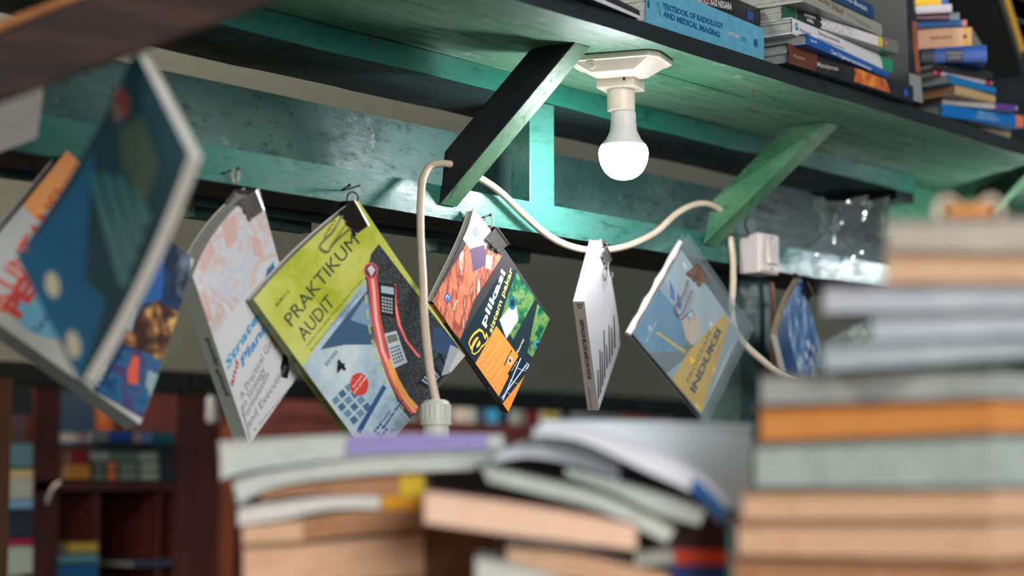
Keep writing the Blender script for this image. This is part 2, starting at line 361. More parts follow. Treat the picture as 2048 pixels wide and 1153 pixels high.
cable('cable', [onY(x, y, YB-.008-.004*k) for k, (x, y) in enumerate([(1460, 474), (1466, 520), (1466, 570), (1463, 620), (1470, 660), (1492, 692), (1525, 722), (1560, 750), (1600, 768)])], .0046, M['cable'], 'cream cable bending down beside the switch box to the stack')
cable('cable', [onY(x, y, 1.522) for x, y in [(1543, 565), (1546, 600), (1547, 660), (1549, 760), (1550, 900)]], .0028, M['cable_brown'], 'thin brown cable running down the dark post')
cable('cable', [onY(x, y, YB-.02) for x, y in [(1500, 432), (1490, 448), (1497, 470), (1488, 474)]], .0012, M['black'], 'short black wire loop above the switch box')
xs = onY(1475, 505, YB-.001).x; r_ = ray(1518, 505); yf = xs*r_.y/r_.x; r2 = ray(1557, 505); xe = yf*r2.x/r2.y
zl = onY(1518, 545, yf).z; zh = onY(1518, 464, yf).z
sw = thing('light_switch', (xs, YB, zl), 'off-white surface box with rocker switch on the green rail', 'switch')
m = MB(); m.hexa([(xs, yf, zl), (xe, yf, zl), (xe, yf, zh), (xs, yf, zh), (xs+.003, YB-.001, zl), (xe, YB-.001, zl), (xe, YB-.001, zh-.002), (xs+.003, YB-.001, zh-.006)], M['switch']); m.build('switch_box', sw, bevel=.002)
m = MB(); wx = xe-xs; wz = zh-zl
m.box((xs+wx*.06, yf-.0025, zl+wz*.05), (xe-wx*.05, yf, zh-wz*.05), M['switch']); m.build('face_plate', sw, bevel=.001)
m = MB(); x0, x1_, z0, z1_ = xs+wx*.33, xe-wx*.20, zl+wz*.24, zh-wz*.20
m.hexa([(x0, yf-.0075, z0), (x1_, yf-.0075, z0), (x1_, yf-.0035, z1_), (x0, yf-.0035, z1_), (x0, yf-.002, z0), (x1_, yf-.002, z0), (x1_, yf-.002, z1_), (x0, yf-.002, z1_)], M['switch']); m.build('rocker', sw, bevel=.0008)
for z in (zl+wz*.12, zh-wz*.11):
    m = MB(); m.box(((x0+x1_)/2-.0008, yf-.0032, z-.002), ((x0+x1_)/2+.0008, yf-.0024, z+.002), M['black']); m.build('screw', sw)

# ------------------------------------------------------------------ printed flat art helpers
def shape2d(kind, data, maxlen):
    """returns verts (s,t) and faces"""
    bm = bmesh.new()
    if kind == 'poly':
        vs = [bm.verts.new((x, y, 0)) for x, y in data]; bm.faces.new(vs)
    else:
        me = data; bm.from_mesh(me)
    bmesh.ops.triangulate(bm, faces=bm.faces[:])
    if kind == 'poly' or maxlen < .5:
        for _ in range(6):
            es = [e for e in bm.edges if e.calc_length() > maxlen]
            if not es: break
            bmesh.ops.subdivide_edges(bm, edges=es, cuts=1); bmesh.ops.triangulate(bm, faces=[f for f in bm.faces if len(f.verts) > 3])
    bm.verts.index_update()
    V = [(v.co.x, v.co.y) for v in bm.verts]; F_ = [[v.index for v in f.verts] for f in bm.faces]; bm.free()
    return V, F_
def textmesh(body, bold=0, shear=0, space=1):
    c = bpy.data.curves.new('t', 'FONT'); c.body = body; c.offset = bold; c.shear = shear; c.space_character = space; c.resolution_u = 2; c.fill_mode = 'BOTH'; c.dimensions = '2D'
    o = bpy.data.objects.new('t', c); me = bpy.data.meshes.new_from_object(o)
    bpy.data.objects.remove(o); bpy.data.curves.remove(c); return me
class Sheet:
    """a printable surface: surf(u,v,off) -> point, size w,h; off<0 lifts towards the reader"""
    def __init__(s, surf, w, h): s.surf, s.w, s.h, s.layer, s.hold = surf, w, h, 0, False
    def uv(s, x, y):
        u, v = .5, .5
        for _ in range(8):
            p = proj(s.surf(u, v, 0)); a = proj(s.surf(u+.01, v, 0)); b = proj(s.surf(u, v+.01, 0))
            A, B, Cc, Dd = (a[0]-p[0])/.01, (b[0]-p[0])/.01, (a[1]-p[1])/.01, (b[1]-p[1])/.01
            det = A*Dd-B*Cc
            if abs(det) < 1e-9: break
            ex, ey = x-p[0], y-p[1]; u += (Dd*ex-B*ey)/det; v += (A*ey-Cc*ex)/det
            u = max(-.3, min(1.3, u)); v = max(-.3, min(1.3, v))
        return u, v
    def st(s, x, y): u, v = s.uv(x, y); return u*s.w, v*s.h
    def put(s, mb, V, F_, mat, lift=None, clip=True):
        s.layer += 0 if s.hold else 1; off = -(.00050+.00001*s.layer) if lift is None else -(.00050+.00001*s.layer+lift)
        c = (lambda a, hi: max(.001*hi, min(.999*hi, a))) if clip else (lambda a, hi: a)
        pts = [s.surf(c(a, s.w)/s.w, c(b, s.h)/s.h, off) for a, b in V]; mb.add(pts, F_, mat)
    def poly(s, mb, pts, mat, px=True, lift=None, maxlen=.008):
        d = [s.st(x, y) if px else (x*s.w, y*s.h) for x, y in pts]
        V, F_ = shape2d('poly', d, maxlen); s.put(mb, V, F_, mat, lift)
    def disc(s, mb, c, r, mat, px=True, n=20, spikes=0, ry=None):
        a = s.st(*c) if px else (c[0]*s.w, c[1]*s.h); pts = []
        for k in range(n*(2 if spikes else 1)):
            N = n*(2 if spikes else 1); rr = r*(1 if not spikes or k % 2 else .86); t = 2*math.pi*k/N
            pts.append((a[0]+rr*math.cos(t), a[1]+(ry or r)/r*rr*math.sin(t)))
        V, F_ = shape2d('poly', pts, .02); s.put(mb, V, F_, mat)
    def text(s, mb, body, a, b, hgt, mat, px=True, bold=0, shear=0, space=1):
        """baseline from a to b (photo pixels), cap height hgt in metres"""
        A = s.st(*a) if px else (a[0]*s.w, a[1]*s.h); B = s.st(*b) if px else (b[0]*s.w, b[1]*s.h)
        me = textmesh(body, bold, shear, space)
        if not me.vertices: return
        xs_ = [v.co.x for v in me.vertices]; x0, x1 = min(xs_), max(xs_); L_ = math.hypot(B[0]-A[0], B[1]-A[1])
        ux, uy = (B[0]-A[0])/L_, (B[1]-A[1])/L_; vx, vy = uy, -ux          # up on the page
        sx = L_/(x1-x0); sy = hgt/.80
        V, F_ = shape2d('mesh', me, 99)
        W = [(A[0]+ux*(x-x0)*sx+vx*y*sy, A[1]+uy*(x-x0)*sx+vy*y*sy) for x, y in V]
        s.put(mb, W, F_, mat, lift=.00006, clip=False); bpy.data.meshes.remove(me)

# ------------------------------------------------------------------ hanging books
def hung(name, label, cs, ds, thick, base, art, group=None, page=None, spine=None, spine_art=None, curl=None, back=None, layers=5, cat='book', vis='left'):
    P = [atD(x, y, d) for (x, y), d in zip(cs, ds)]; TL, TR, BR, BL = P
    n = (TR-TL).cross(BL-TL).normalized()
    if n.dot(((TL+BR)/2)-CAM) < 0: n = -n                       # away from the camera
    w_, h_ = ((TR-TL).length+(BR-BL).length)/2, ((BL-TL).length+(BR-TR).length)/2
    curl = curl or (lambda u, v: (0, 0, 0))
    side = RT
    def surf(u, v, off):
        p = TL*(1-u)*(1-v)+TR*u*(1-v)+BR*u*v+BL*(1-u)*v
        a, b, c = curl(u, v); return p+n*(off+a)+RT*b+UP*c
    root = thing(name, (TL+BR)/2, label, cat, group)
    page = page or M['page_grey']
    m = MB()
    for k in range(layers):
        o0 = thick*(k/layers)+.0005; o1 = thick*((k+1)/layers)-.0001-.0004*(k == layers-1)
        i = .006+.006*random.random(); j = .004+.006*random.random()
        f = lambda u, v, o_: surf(.008+(.992-i-.008)*u, j+(1-2*j)*v, o_)
        N = 12
        for fn, nu, nv in ((lambda u, v: f(u, v, o0), N, N), (lambda u, v: f(u, v, o1), N, N), (lambda u, v: f(u, 0, o0+(o1-o0)*v), N, 1), (lambda u, v: f(u, 1, o0+(o1-o0)*v), N, 1), (lambda u, v: f(0, u, o0+(o1-o0)*v), N, 1), (lambda u, v: f(1, u, o0+(o1-o0)*v), N, 1)):
            m.grid(fn, nu, nv, page)
    m.build('page_block', root, smooth=True)
    m = MB(); N = 26; spine = spine or base; back = back or spine; th = .0004
    m.grid(lambda u, v: surf(u, v, -th), N, N, base, flip=True); m.grid(lambda u, v: surf(u, v, .0003), N, N, ink((210, 208, 200)))
    m.grid(lambda u, v: surf(u, v, thick+th), N, N, back); m.grid(lambda u, v: surf(u, v, thick-.0003), N, N, ink((210, 208, 200)))
    m.grid(lambda u, v: surf(-.0005/w_, u, -th+(thick+2*th)*v), N, 4, spine)
    for fn in (lambda u, v: surf(u, 0, -th+(th+.0003)*v), lambda u, v: surf(u, 1, -th+(th+.0003)*v), lambda u, v: surf(1, u, -th+(th+.0003)*v)): m.grid(fn, N, 1, base)
    sh = Sheet(surf, w_, h_)
    if art: art(sh, m)
    if spine_art:
        ss = Sheet(lambda u, v, off: surf((-.0006+off)/w_, u, thick*(1-v)), h_, thick); spine_art(ss, m)
    m.build('cover', root, smooth=True)
    return sh, root, n
def clip(sh, quad, mat, label, handle=None, uvq=None):
    """quad: 4 photo pixels: outer edge a,b (at the book's edge), jaw edge c,d"""
    q = [sh.uv(x, y) for x, y in quad]
    H = lambda i, o: sh.surf(q[i][0], q[i][1], o)
    root = thing('binder_clip', H(0, -.003), label, 'binder clip', None)
    m = MB(); a, b, c, d = 0, 1, 2, 3
    t = .0007
    m.hexa([H(a, -.007), H(b, -.007), H(c, -.0012), H(d, -.0012), H(a, -.007+t), H(b, -.007+t), H(c, -.0012+t), H(d, -.0012+t)], mat)
    th = .016
    m.hexa([H(a, th+.004), H(b, th+.004), H(c, th), H(d, th), H(a, th+.004-t), H(b, th+.004-t), H(c, th-t), H(d, th-t)], mat)
    ex = lambda i, j, o: H(i, o)+(H(i, 0)-H(j, 0)).normalized()*.0008
    m.hexa([H(a, -.007), H(b, -.007), H(b, th+.004), H(a, th+.004), ex(a, d, -.007), ex(b, c, -.007), ex(b, c, th+.004), ex(a, d, th+.004)], mat)
    m.build('clip_body', root)
    m = MB()
    for o_ in (-.0022,):
        A, B = H(d, o_), H(c, o_)
        for p0, p1 in ((0, .25), (.42, .6), (.78, 1)):
            m.tube([A.lerp(B, p0), A.lerp(B, p1)], .0017, mat, 8)
    m.tube([H(a, -.0072), H(b, -.0072)], .0010, M['steel'], 8)
    m.build('jaw_roll', root)
    if handle:
        m = MB(); pts = [sh.uv(x, y) for x, y in handle]
        m.tube(smoothpath([sh.surf(u, v, -.0045) for u, v in pts], 5), .0009, M['steel'] if mat != M['rust'] else M['rust'], 8); m.build('wire_handle', root, smooth=True)
    return root
def loop(px, yo, r, tall, label, nails=1, pale=False):
    """a wire ring and its nail, hanging a clip from the rail"""
    c = onY(px[0], px[1], yo); root = thing('wire_hook', c, label, 'hook', None)
    m = MB(); m.tube([c+(RT*math.cos(t)*r+UP*math.sin(t)*tall+FW*math.sin(t*2)*r*.4) for t in [k*math.pi/8 for k in range(16)]], .0010, M['wire_pale'] if pale else M['wire'], 7, closed=True)
    m.build('wire_ring', root, smooth=True)
    for k in range(nails):
        m = MB(); b = c+UP*tall*(1.0 if nails == 1 else 1.9)+RT*(.006*(1 if k == 0 else -1))*(nails-1)+Vector((0, -.003, 0)); a = b+Vector((-.003+.006*k, 0, -.004)); a.y = YB+.002
        m.tube([a, b], .0009, M['black'], 7); m.tube([b, b+(b-a).normalized()*.0012], .0020, M['black'], 8); m.build('nail', root)
    return root

I = ink
# --- lime audit textbook
lime = mott('lime_cover_print', [(176, 186, 40), (206, 210, 96), (216, 220, 130)], 14, (1, 1, 1), .3, lo=.35, hi=.65)
skyp = mott('pale_blue_photo_print', [(96, 132, 160), (176, 200, 214), (214, 226, 232)], 18, (1, 1, 1), .3)
asph = mott('speckled_charcoal_print', [(46, 50, 52), (72, 76, 78), (112, 116, 116)], 420, (1, 1, 1), .35, detail=2, lo=.4, hi=.75)
def art_prak(s, m):
    s.poly(m, [(610, 727), (727, 562), (742, 508), (757, 488), (930, 712), (745, 927), (700, 865), (604, 735)], skyp)
    s.poly(m, [(750, 462), (930, 712), (800, 870), (842, 870), (814, 838), (790, 790), (764, 728), (740, 650), (730, 545), (722, 500), (736, 490)], asph) if 0 else None
    s.poly(m, [(757, 488), (930, 712), (822, 842), (800, 815), (772, 752), (748, 680), (736, 620), (732, 560), (729, 560), (742, 508)], asph)
    s.poly(m, [(640, 700), (735, 580), (742, 640), (748, 690), (690, 690)], I((68, 98, 132)))
    s.poly(m, [(735, 588), (742, 640), (744, 655), (700, 640)], I((130, 160, 186)))
    # neon streaks
    for off, c_, wd in ((0, (226, 92, 86), 9), (0, (255, 190, 178), 3)):
        cpts = [(741, 535), (747, 580), (752, 640), (764, 700), (784, 752), (806, 795), (830, 826)]
        s.poly(m, [(x-wd, y+wd*.3) for x, y in cpts]+[(x+wd, y-wd*.3) for x, y in cpts[::-1]], I(c_))
    cpts = [(788, 570), (790, 610), (798, 650), (812, 682), (838, 715)]
    for c_, wd in (((212, 66, 70), 4), ((255, 170, 160), 1.6)): s.poly(m, [(x-wd, y) for x, y in cpts]+[(x+wd, y) for x, y in cpts[::-1]], I(c_))
    cpts = [(776, 720), (792, 762), (812, 796), (832, 818)]; s.poly(m, [(x-6, y+3) for x, y in cpts]+[(x+5, y-3) for x, y in cpts[::-1]], I((255, 176, 96)))
    s.disc(m, (741, 542), .0094, I((232, 96, 98))); s.disc(m, (741, 542), .0074, I((110, 60, 66))); s.poly(m, [(734, 538), (742, 530), (750, 540), (742, 554)], I((214, 214, 220)))
    # dashed curve
    dp = [(728, 560), (729, 590), (732, 620), (735, 650), (741, 680), (748, 706), (757, 732), (768, 758), (780, 782), (795, 806), (812, 826)]
    s.layer += 1; s.hold = True
    for (x0, y0), (x1, y1) in zip(dp, dp[1:]):
        s.poly(m, [(x0, y0), (x0+3, y0), (x0+(x1-x0)*.6+3, y0+(y1-y0)*.6), (x0+(x1-x0)*.6, y0+(y1-y0)*.6)], I((206, 208, 60)))
    s.hold = False
    # calculators
    def calc(q, c_, keyc, scr, nx, ny):
        s.poly(m, q, I(c_)); L_ = lambda a, b: (q[0][0]*(1-a)*(1-b)+q[1][0]*a*(1-b)+q[2][0]*a*b+q[3][0]*(1-a)*b, q[0][1]*(1-a)*(1-b)+q[1][1]*a*(1-b)+q[2][1]*a*b+q[3][1]*(1-a)*b)
        s.poly(m, [L_(.1, .08), L_(.9, .08), L_(.9, .3), L_(.1, .3)], I(scr))
        s.layer += 1; s.hold = True
        for i in range(nx):
            for j in range(ny):
                a0, b0 = .12+.76*i/nx, .42+.52*j/ny; s.poly(m, [L_(a0, b0), L_(a0+.5/nx, b0), L_(a0+.5/nx, b0+.3/ny), L_(a0, b0+.3/ny)], I(keyc))
        s.hold = False
    calc([(758, 566), (790, 571), (790, 636), (760, 630)], (28, 30, 36), (196, 204, 212), (176, 196, 204), 4, 5)
    calc([(768, 668), (792, 662), (814, 725), (786, 738)], (202, 212, 220), (48, 62, 92), (120, 130, 120), 4, 5)
    calc([(866, 680), (884, 668), (904, 690), (886, 706)], (214, 218, 222), (60, 70, 90), (150, 160, 160), 3, 3)
    calc([(880, 706), (896, 742), (862, 782), (834, 766)], (30, 33, 40), (176, 196, 214), (60, 66, 76), 5, 5)
    s.poly(m, [(866, 655), (880, 655), (928, 710), (912, 735), (890, 712), (862, 700)], I((60, 84, 122)))
    s.poly(m, [(900, 690), (920, 700), (896, 748), (882, 752)], I((170, 180, 186)))
    s.poly(m, [(917, 700), (930, 712), (900, 748), (897, 740)], I((206, 206, 200)))
    # keyboard and pen photo
    s.layer += 1; s.hold = True
    for i in range(4):
        for j in range(3):
            x, y = 662+i*12+j*13, 800+i*13-j*13; s.poly(m, [(x, y), (x+10, y-8), (x+18, y+2), (x+8, y+11)], I((74, 112, 146) if (i+j) % 2 else (112, 146, 172)))
    s.hold = False
    s.poly(m, [(765, 770), (772, 776), (720, 868), (712, 862)], I((54, 88, 140)))
    # words
    for body, a, b, h_, c_, bo in (('BUKU 1', (553, 614), (578, 585), .0036, (70, 76, 40), .012), ('PRAKTIKUM', (583, 655), (719, 486), .0172, (58, 78, 62), .0), ('AUDIT', (608, 684), (670, 608), .0172, (58, 78, 62), .0),
            ('Instruksi Umum, Berkas Permanen, Berkas Tahun Lalu', (614, 694), (724, 562), .0026, (74, 88, 60), 0), ('dan Kertas Kerja Pemeriksaan Tahun Ini', (621, 704), (716, 592), .0026, (74, 88, 60), 0),
            ('JIMMY', (648, 480), (672, 440), .0034, (66, 76, 50), 0), ('HISNAWATI', (662, 496), (694, 450), .0034, (66, 76, 50), 0),
            ('EDISI', (653, 733), (674, 706), .0046, (24, 26, 34), 0), ('4', (678, 752), (693, 735), .0150, (20, 20, 26), .03)):
        s.text(m, body, a, b, h_, I(c_), bold=bo)
    s.disc(m, (717, 770), .0128, I((222, 70, 56)), spikes=1, n=20)
    s.text(m, 'Berbasis', (706, 776), (724, 752), .0024, I((250, 232, 226)), bold=.02); s.text(m, 'SAK-ETAP', (707, 789), (732, 757), .0028, I((250, 232, 226)), bold=.02)
    for i in range(3):
        for j in range(3):
            if (i, j) != (1, 1): x, y = 746+i*6+j*5, 862+i*5-j*6; s.poly(m, [(x, y), (x+3.5, y-4), (x+7, y), (x+3.5, y+4)], I((72, 84, 156)))
    s.text(m, 'Penerbit', (762, 848), (780, 824), .0030, I((72, 84, 156)), bold=.01); s.text(m, 'Salemba Empat', (768, 856), (806, 801), .0034, I((60, 72, 150)), bold=.03)
    for k, t_ in enumerate(('22,5', '8.93,05', '50,03')): s.text(m, t_, (778+k*6, 868-k*2), (808+k*8, 826+k*4), .0028, I((130, 140, 160)))
def sp_prak(s, m): s.text(m, 'PRAKTIKUM AUDIT', (.33, .82), (.74, .82), .0056, I((30, 44, 20)), px=False, bold=.02)
curlA = lambda k, b: (lambda u, v: (k*(u*(1-v))**3, b*4*u*(1-u)*(1-v)**2, -b*4*u*(1-u)*(1-v)**2*.7))
sh, o_, n_ = hung('textbook', 'lime green PRAKTIKUM AUDIT book with calculators on its cover hanging from a black clip', [(507, 600), (712, 402), (930, 712), (745, 927)], (2.055, 2.15, 2.25, 2.16), .0125, lime, art_prak, spine=I((104, 120, 22)), spine_art=sp_prak, curl=curlA(-.004, -.0035), back=I((90, 96, 60)))
clip(sh, [(700, 402), (728, 452), (709, 471), (676, 424)], M['clip_black'], 'shiny black binder clip with long steel handle on the lime green book', handle=[(680, 432), (662, 462), (640, 485), (636, 495), (645, 503), (653, 503), (657, 495), (672, 478), (697, 456)])
loop((705, 398), YB-.015, .006, .0075, 'brown wire ring with two crossed nails above the lime green book', nails=2)

# --- strategic planning
pinkp = mott('hands_photo_print', [(206, 216, 230), (222, 222, 230), (220, 196, 190), (226, 228, 234)], 20, (1, .5, 1), .28, detail=3, lo=.38, hi=.62, distort=1.5)
def art_strat(s, m):
    s.poly(m, [(0, 0), (1, 0), (1, .40), (.0, .36)], pinkp, px=False)
    s.poly(m, [(533, 540), (546, 524), (553, 560), (540, 585), (528, 570)], I((60, 120, 160)))
    s.text(m, 'Strategic', (454, 741), (546, 596), .0115, I((58, 166, 220)), bold=.03, shear=.15)
    s.text(m, 'and', (464, 775), (478, 722), .0085, I((190, 60, 80)), bold=.03, shear=.2)
    s.text(m, 'Planning', (484, 736), (568, 606), .0115, I((58, 150, 214)), bold=.03, shear=.15)
    for k, (t_, a, b) in enumerate((('A Practical Guide', (483, 802), (556, 668)), ('to Strategy', (486, 822), (530, 742)), ('Formulation', (490, 842), (538, 752)), ('and Execution', (497, 858), (573, 738)))):
        s.text(m, t_, a, b, .0105, I((120, 124, 136)), bold=0)
    s.text(m, 'Ir. Djoko Supriyatno, M.Si', (508, 864), (600, 752), .0035, I((96, 100, 104)))
    s.poly(m, [(481, 815), (483, 813), (500, 876), (498, 880)], I((150, 154, 160)))
    s.poly(m, [(560, 735), (566, 708), (574, 712), (578, 740), (574, 758), (562, 755)], I((30, 30, 34))); s.poly(m, [(536, 660), (556, 650), (566, 690), (548, 700)], I((216, 170, 150)))
    for q in ([(395, 520), (420, 480), (430, 505), (405, 545)], [(440, 440), (470, 430), (476, 480), (452, 500)], [(500, 470), (520, 480), (528, 520), (506, 510)], [(400, 590), (412, 580), (424, 640), (410, 650)]): s.poly(m, q, I((224, 190, 182)))
def sp_strat(s, m): s.text(m, 'Strategic Planning', (.35, .75), (.70, .75), .0065, I((40, 60, 86)), px=False, bold=.02)
sh, o_, n_ = hung('textbook', 'white Strategic Planning book with pink hands cover hanging turned on edge', [(385, 554), (499, 372), (612, 730), (498, 890)], (2.00, 2.07, 2.14, 2.09), .019, I((226, 228, 232)), art_strat, spine=I((150, 158, 152)), spine_art=sp_strat, curl=lambda u, v: (-.012*(u*(1-v))**3, -.007*4*u*(1-u)*(1-v)**2+.004*4*v*(1-v)*u, -.002*u**3*(1-v)), layers=6)
clip(sh, [(500, 381), (516, 421), (497, 441), (474, 404)], M['clip_grey'], 'scuffed grey binder clip on the white Strategic Planning book')
loop((471, 352), YB-.018, .0035, .007, 'pale wire ring on a nail above the white Strategic Planning book', nails=1, pale=True)

# --- aplikasi sistem pakar
redp = mott('orange_circuit_print', [(212, 110, 80), (232, 146, 112), (150, 60, 52), (240, 200, 184)], 26, (3, .6, 1), .28, lo=.35, hi=.65)
leafp = mott('green_leaf_print', [(12, 54, 46), (30, 112, 76), (120, 156, 84), (16, 80, 78)], 40, (1, 3, 1), .28, lo=.35, hi=.65)
def art_apl(s, m):
    s.poly(m, [(864, 603), (885, 565), (952, 450), (975, 500), (1004, 512), (948, 600), (920, 680), (885, 640)], redp)
    s.poly(m, [(925, 478), (949, 425), (962, 418), (985, 450), (970, 500), (940, 500)], I((232, 224, 222)))
    s.poly(m, [(940, 498), (968, 490), (975, 528), (945, 545)], I((112, 92, 120))); s.poly(m, [(972, 510), (985, 512), (982, 540), (970, 536)], I((232, 232, 236)))
    s.poly(m, [(919, 680), (992, 560), (1030, 540), (1099, 638), (1016, 825), (935, 715)], I((34, 50, 58)))
    s.poly(m, [(1032, 545), (1070, 598), (1025, 680), (1000, 640), (1012, 600)], leafp)
    s.poly(m, [(1074, 608), (1099, 638), (1078, 730), (1054, 705)], leafp)
    s.poly(m, [(998, 640), (1030, 600), (1036, 640), (1012, 678)], I((206, 226, 222)))
    s.disc(m, (1024, 606), .0085, I((34, 110, 130))); s.disc(m, (1024, 606), .0045, I((14, 50, 66))); s.disc(m, (1074, 690), .0055, I((40, 150, 190))); s.disc(m, (1074, 690), .0028, I((14, 50, 66)))
    s.poly(m, [(1052, 725), (1064, 735), (1064, 745), (1048, 738)], I((200, 216, 210)))
    s.poly(m, [(992, 652), (1036, 712), (998, 795), (950, 727)], I((250, 158, 74)))
    s.poly(m, [(1063, 742), (1073, 728), (1016, 825), (1005, 812)], I((252, 156, 66))); s.poly(m, [(1056, 742), (1070, 752), (1018, 826), (1004, 808)], I((252, 150, 62)))
    s.poly(m, [(1037, 712), (1056, 730), (1006, 806), (996, 795)], I((24, 42, 66)))
    for a, b in (((1040, 716), (1004, 800)), ((1052, 728), (1002, 796)), ((1030, 735), (1050, 742)), ((1018, 760), (1034, 768)), ((1008, 782), (1022, 790))):
        s.poly(m, [a, (a[0]+1.6, a[1]+1.6), (b[0]+1.6, b[1]+1.6), b], I((214, 224, 230)))
    s.disc(m, (894, 596), .0056, I((56, 104, 180))); s.disc(m, (894, 596), .0035, I((180, 206, 232))); s.disc(m, (894, 598), .0022, I((56, 104, 180)))
    s.disc(m, (951, 464), .0050, I((84, 120, 190))); s.disc(m, (951, 464), .0036, I((220, 226, 236))); s.disc(m, (951, 464), .0015, I((84, 120, 190)))
    s.text(m, 'a', (944, 713), (976, 676), .0330, I((246, 206, 92)), bold=.06); s.text(m, 'a', (946, 711), (974.5, 678.5), .0318, I((30, 42, 50)), bold=.01)
    s.text(m, 'plikasi', (968, 654), (1010, 546), .0115, I((238, 242, 236)), bold=.03); s.text(m, 'sistem pakar', (982, 668), (1025, 540), .0090, I((236, 226, 130)), bold=.02)
    for k, t_ in enumerate(('Disertai contoh', 'dasar kecerdasan pintar', 'dengan', 'menggunakan metode', 'penalaran')):
        s.text(m, t_, (958+k*7, 726+k*9.5), (958+k*7+(24, 36, 12, 32, 18)[k], 726+k*9.5-(34, 50, 18, 46, 26)[k]), .0028, I((255, 214, 160)), bold=.01)
    s.text(m, 'Kusrini', (1034, 708), (1047, 681), .0042, I((232, 236, 232)), bold=.02)
    s.disc(m, (1019, 722), .0055, I((216, 200, 190))); s.disc(m, (1019, 722), .0022, I((40, 40, 46))); s.text(m, 'DISERTAI', (1008, 732), (1023, 702), .0028, I((40, 34, 30)), bold=.03)
    s.poly(m, [(1014, 748), (1034, 716), (1038, 720), (1018, 753)], I((28, 30, 34))); s.text(m, 'CD', (1022, 744), (1034, 724), .0018, I((240, 220, 180)), bold=.02)
    s.poly(m, [(904, 619), (913, 599), (914, 601), (905, 621)], I((240, 240, 240)))
def sp_apl(s, m):
    s.poly(m, [(.02, 0), (.18, 0), (.18, 1), (.02, 1)], I((232, 120, 40)), px=False); s.text(m, 'aplikasi sistem pakar', (.38, .75), (.9, .75), .003, I((170, 150, 120)), px=False)
sh, o_, n_ = hung('textbook', 'orange and green aplikasi sistem pakar book hanging by a grey clip in the middle', [(864, 603), (962, 420), (1099, 638), (1016, 825)], (2.27, 2.34, 2.47, 2.39), .0085, I((70, 66, 70)), art_apl, spine=I((24, 26, 32)), spine_art=sp_apl, curl=lambda u, v: (.004*(u*(1-v))**3, -.0015*4*u*(1-u)*(1-v)**2-.006*(u*(1-v))**4, .002*(u*(1-v))**4), page=M['page'])
clip(sh, [(984, 455), (1009, 489), (995, 505), (968, 478)], M['clip_grey'], 'dark grey binder clip on the orange and green aplikasi sistem pakar book')
loop((977, 444), YB-.012, .0052, .008, 'twisted wire ring above the aplikasi sistem pakar book', nails=1, pale=True)

# --- thin white book seen edge on
def art_peng(s, m):
    for k, t_ in enumerate(('PENGANTAR', 'METODE', 'PENELITIAN', 'HUKUM')): s.text(m, t_, (1185+k*8, 640-k*3), (1202+k*8, 560-k*3), .010, I((206, 204, 212)))
    for k, (x, y, l_) in enumerate(((1195, 800, 60), (1199, 790, 90), (1203, 775, 70), (1207, 760, 100), (1212, 740, 50), (1217, 730, 80), (1222, 715, 60), (1227, 700, 70))):
        s.poly(m, [(x, y), (x+3, y-6), (x+3-2, y-l_), (x-1, y-l_)], I((52, 56, 66)))
def sp_peng(s, m):
    s.text(m, 'D', (.02, .75), (.06, .75), .006, I((60, 50, 46)), px=False); s.text(m, 'PENGANTAR METODE PENELITIAN HUKUM', (.16, .75), (.70, .75), .0055, I((60, 50, 46)), px=False, bold=.02)
    s.text(m, 'Dr. Jonaedi Efendi, S.H.I., M.H.', (.78, .45), (.98, .45), .003, I((70, 60, 56)), px=False)
sh, o_, n_ = hung('textbook', 'slim white book seen nearly edge on, hanging under the dip of the cable', [(1168, 603), (1201, 478), (1240, 690), (1197, 821)], (2.43, 2.53, 2.64, 2.54), .0135, I((206, 202, 206)), art_peng, spine=I((176, 164, 158)), spine_art=sp_peng, page=M['page_white'], curl=lambda u, v: (0, .004*4*v*(1-v)*u, 0))
clip(sh, [(1203, 494), (1213, 520), (1211, 538), (1200, 512)], M['clip_grey'], 'grey binder clip on the slim white book under the cable dip', handle=[(1206, 520), (1200, 545), (1203, 562), (1208, 545), (1209, 525)])
loop((1209, 492), YB-.014, .003, .006, 'small wire ring above the slim white book', nails=0)

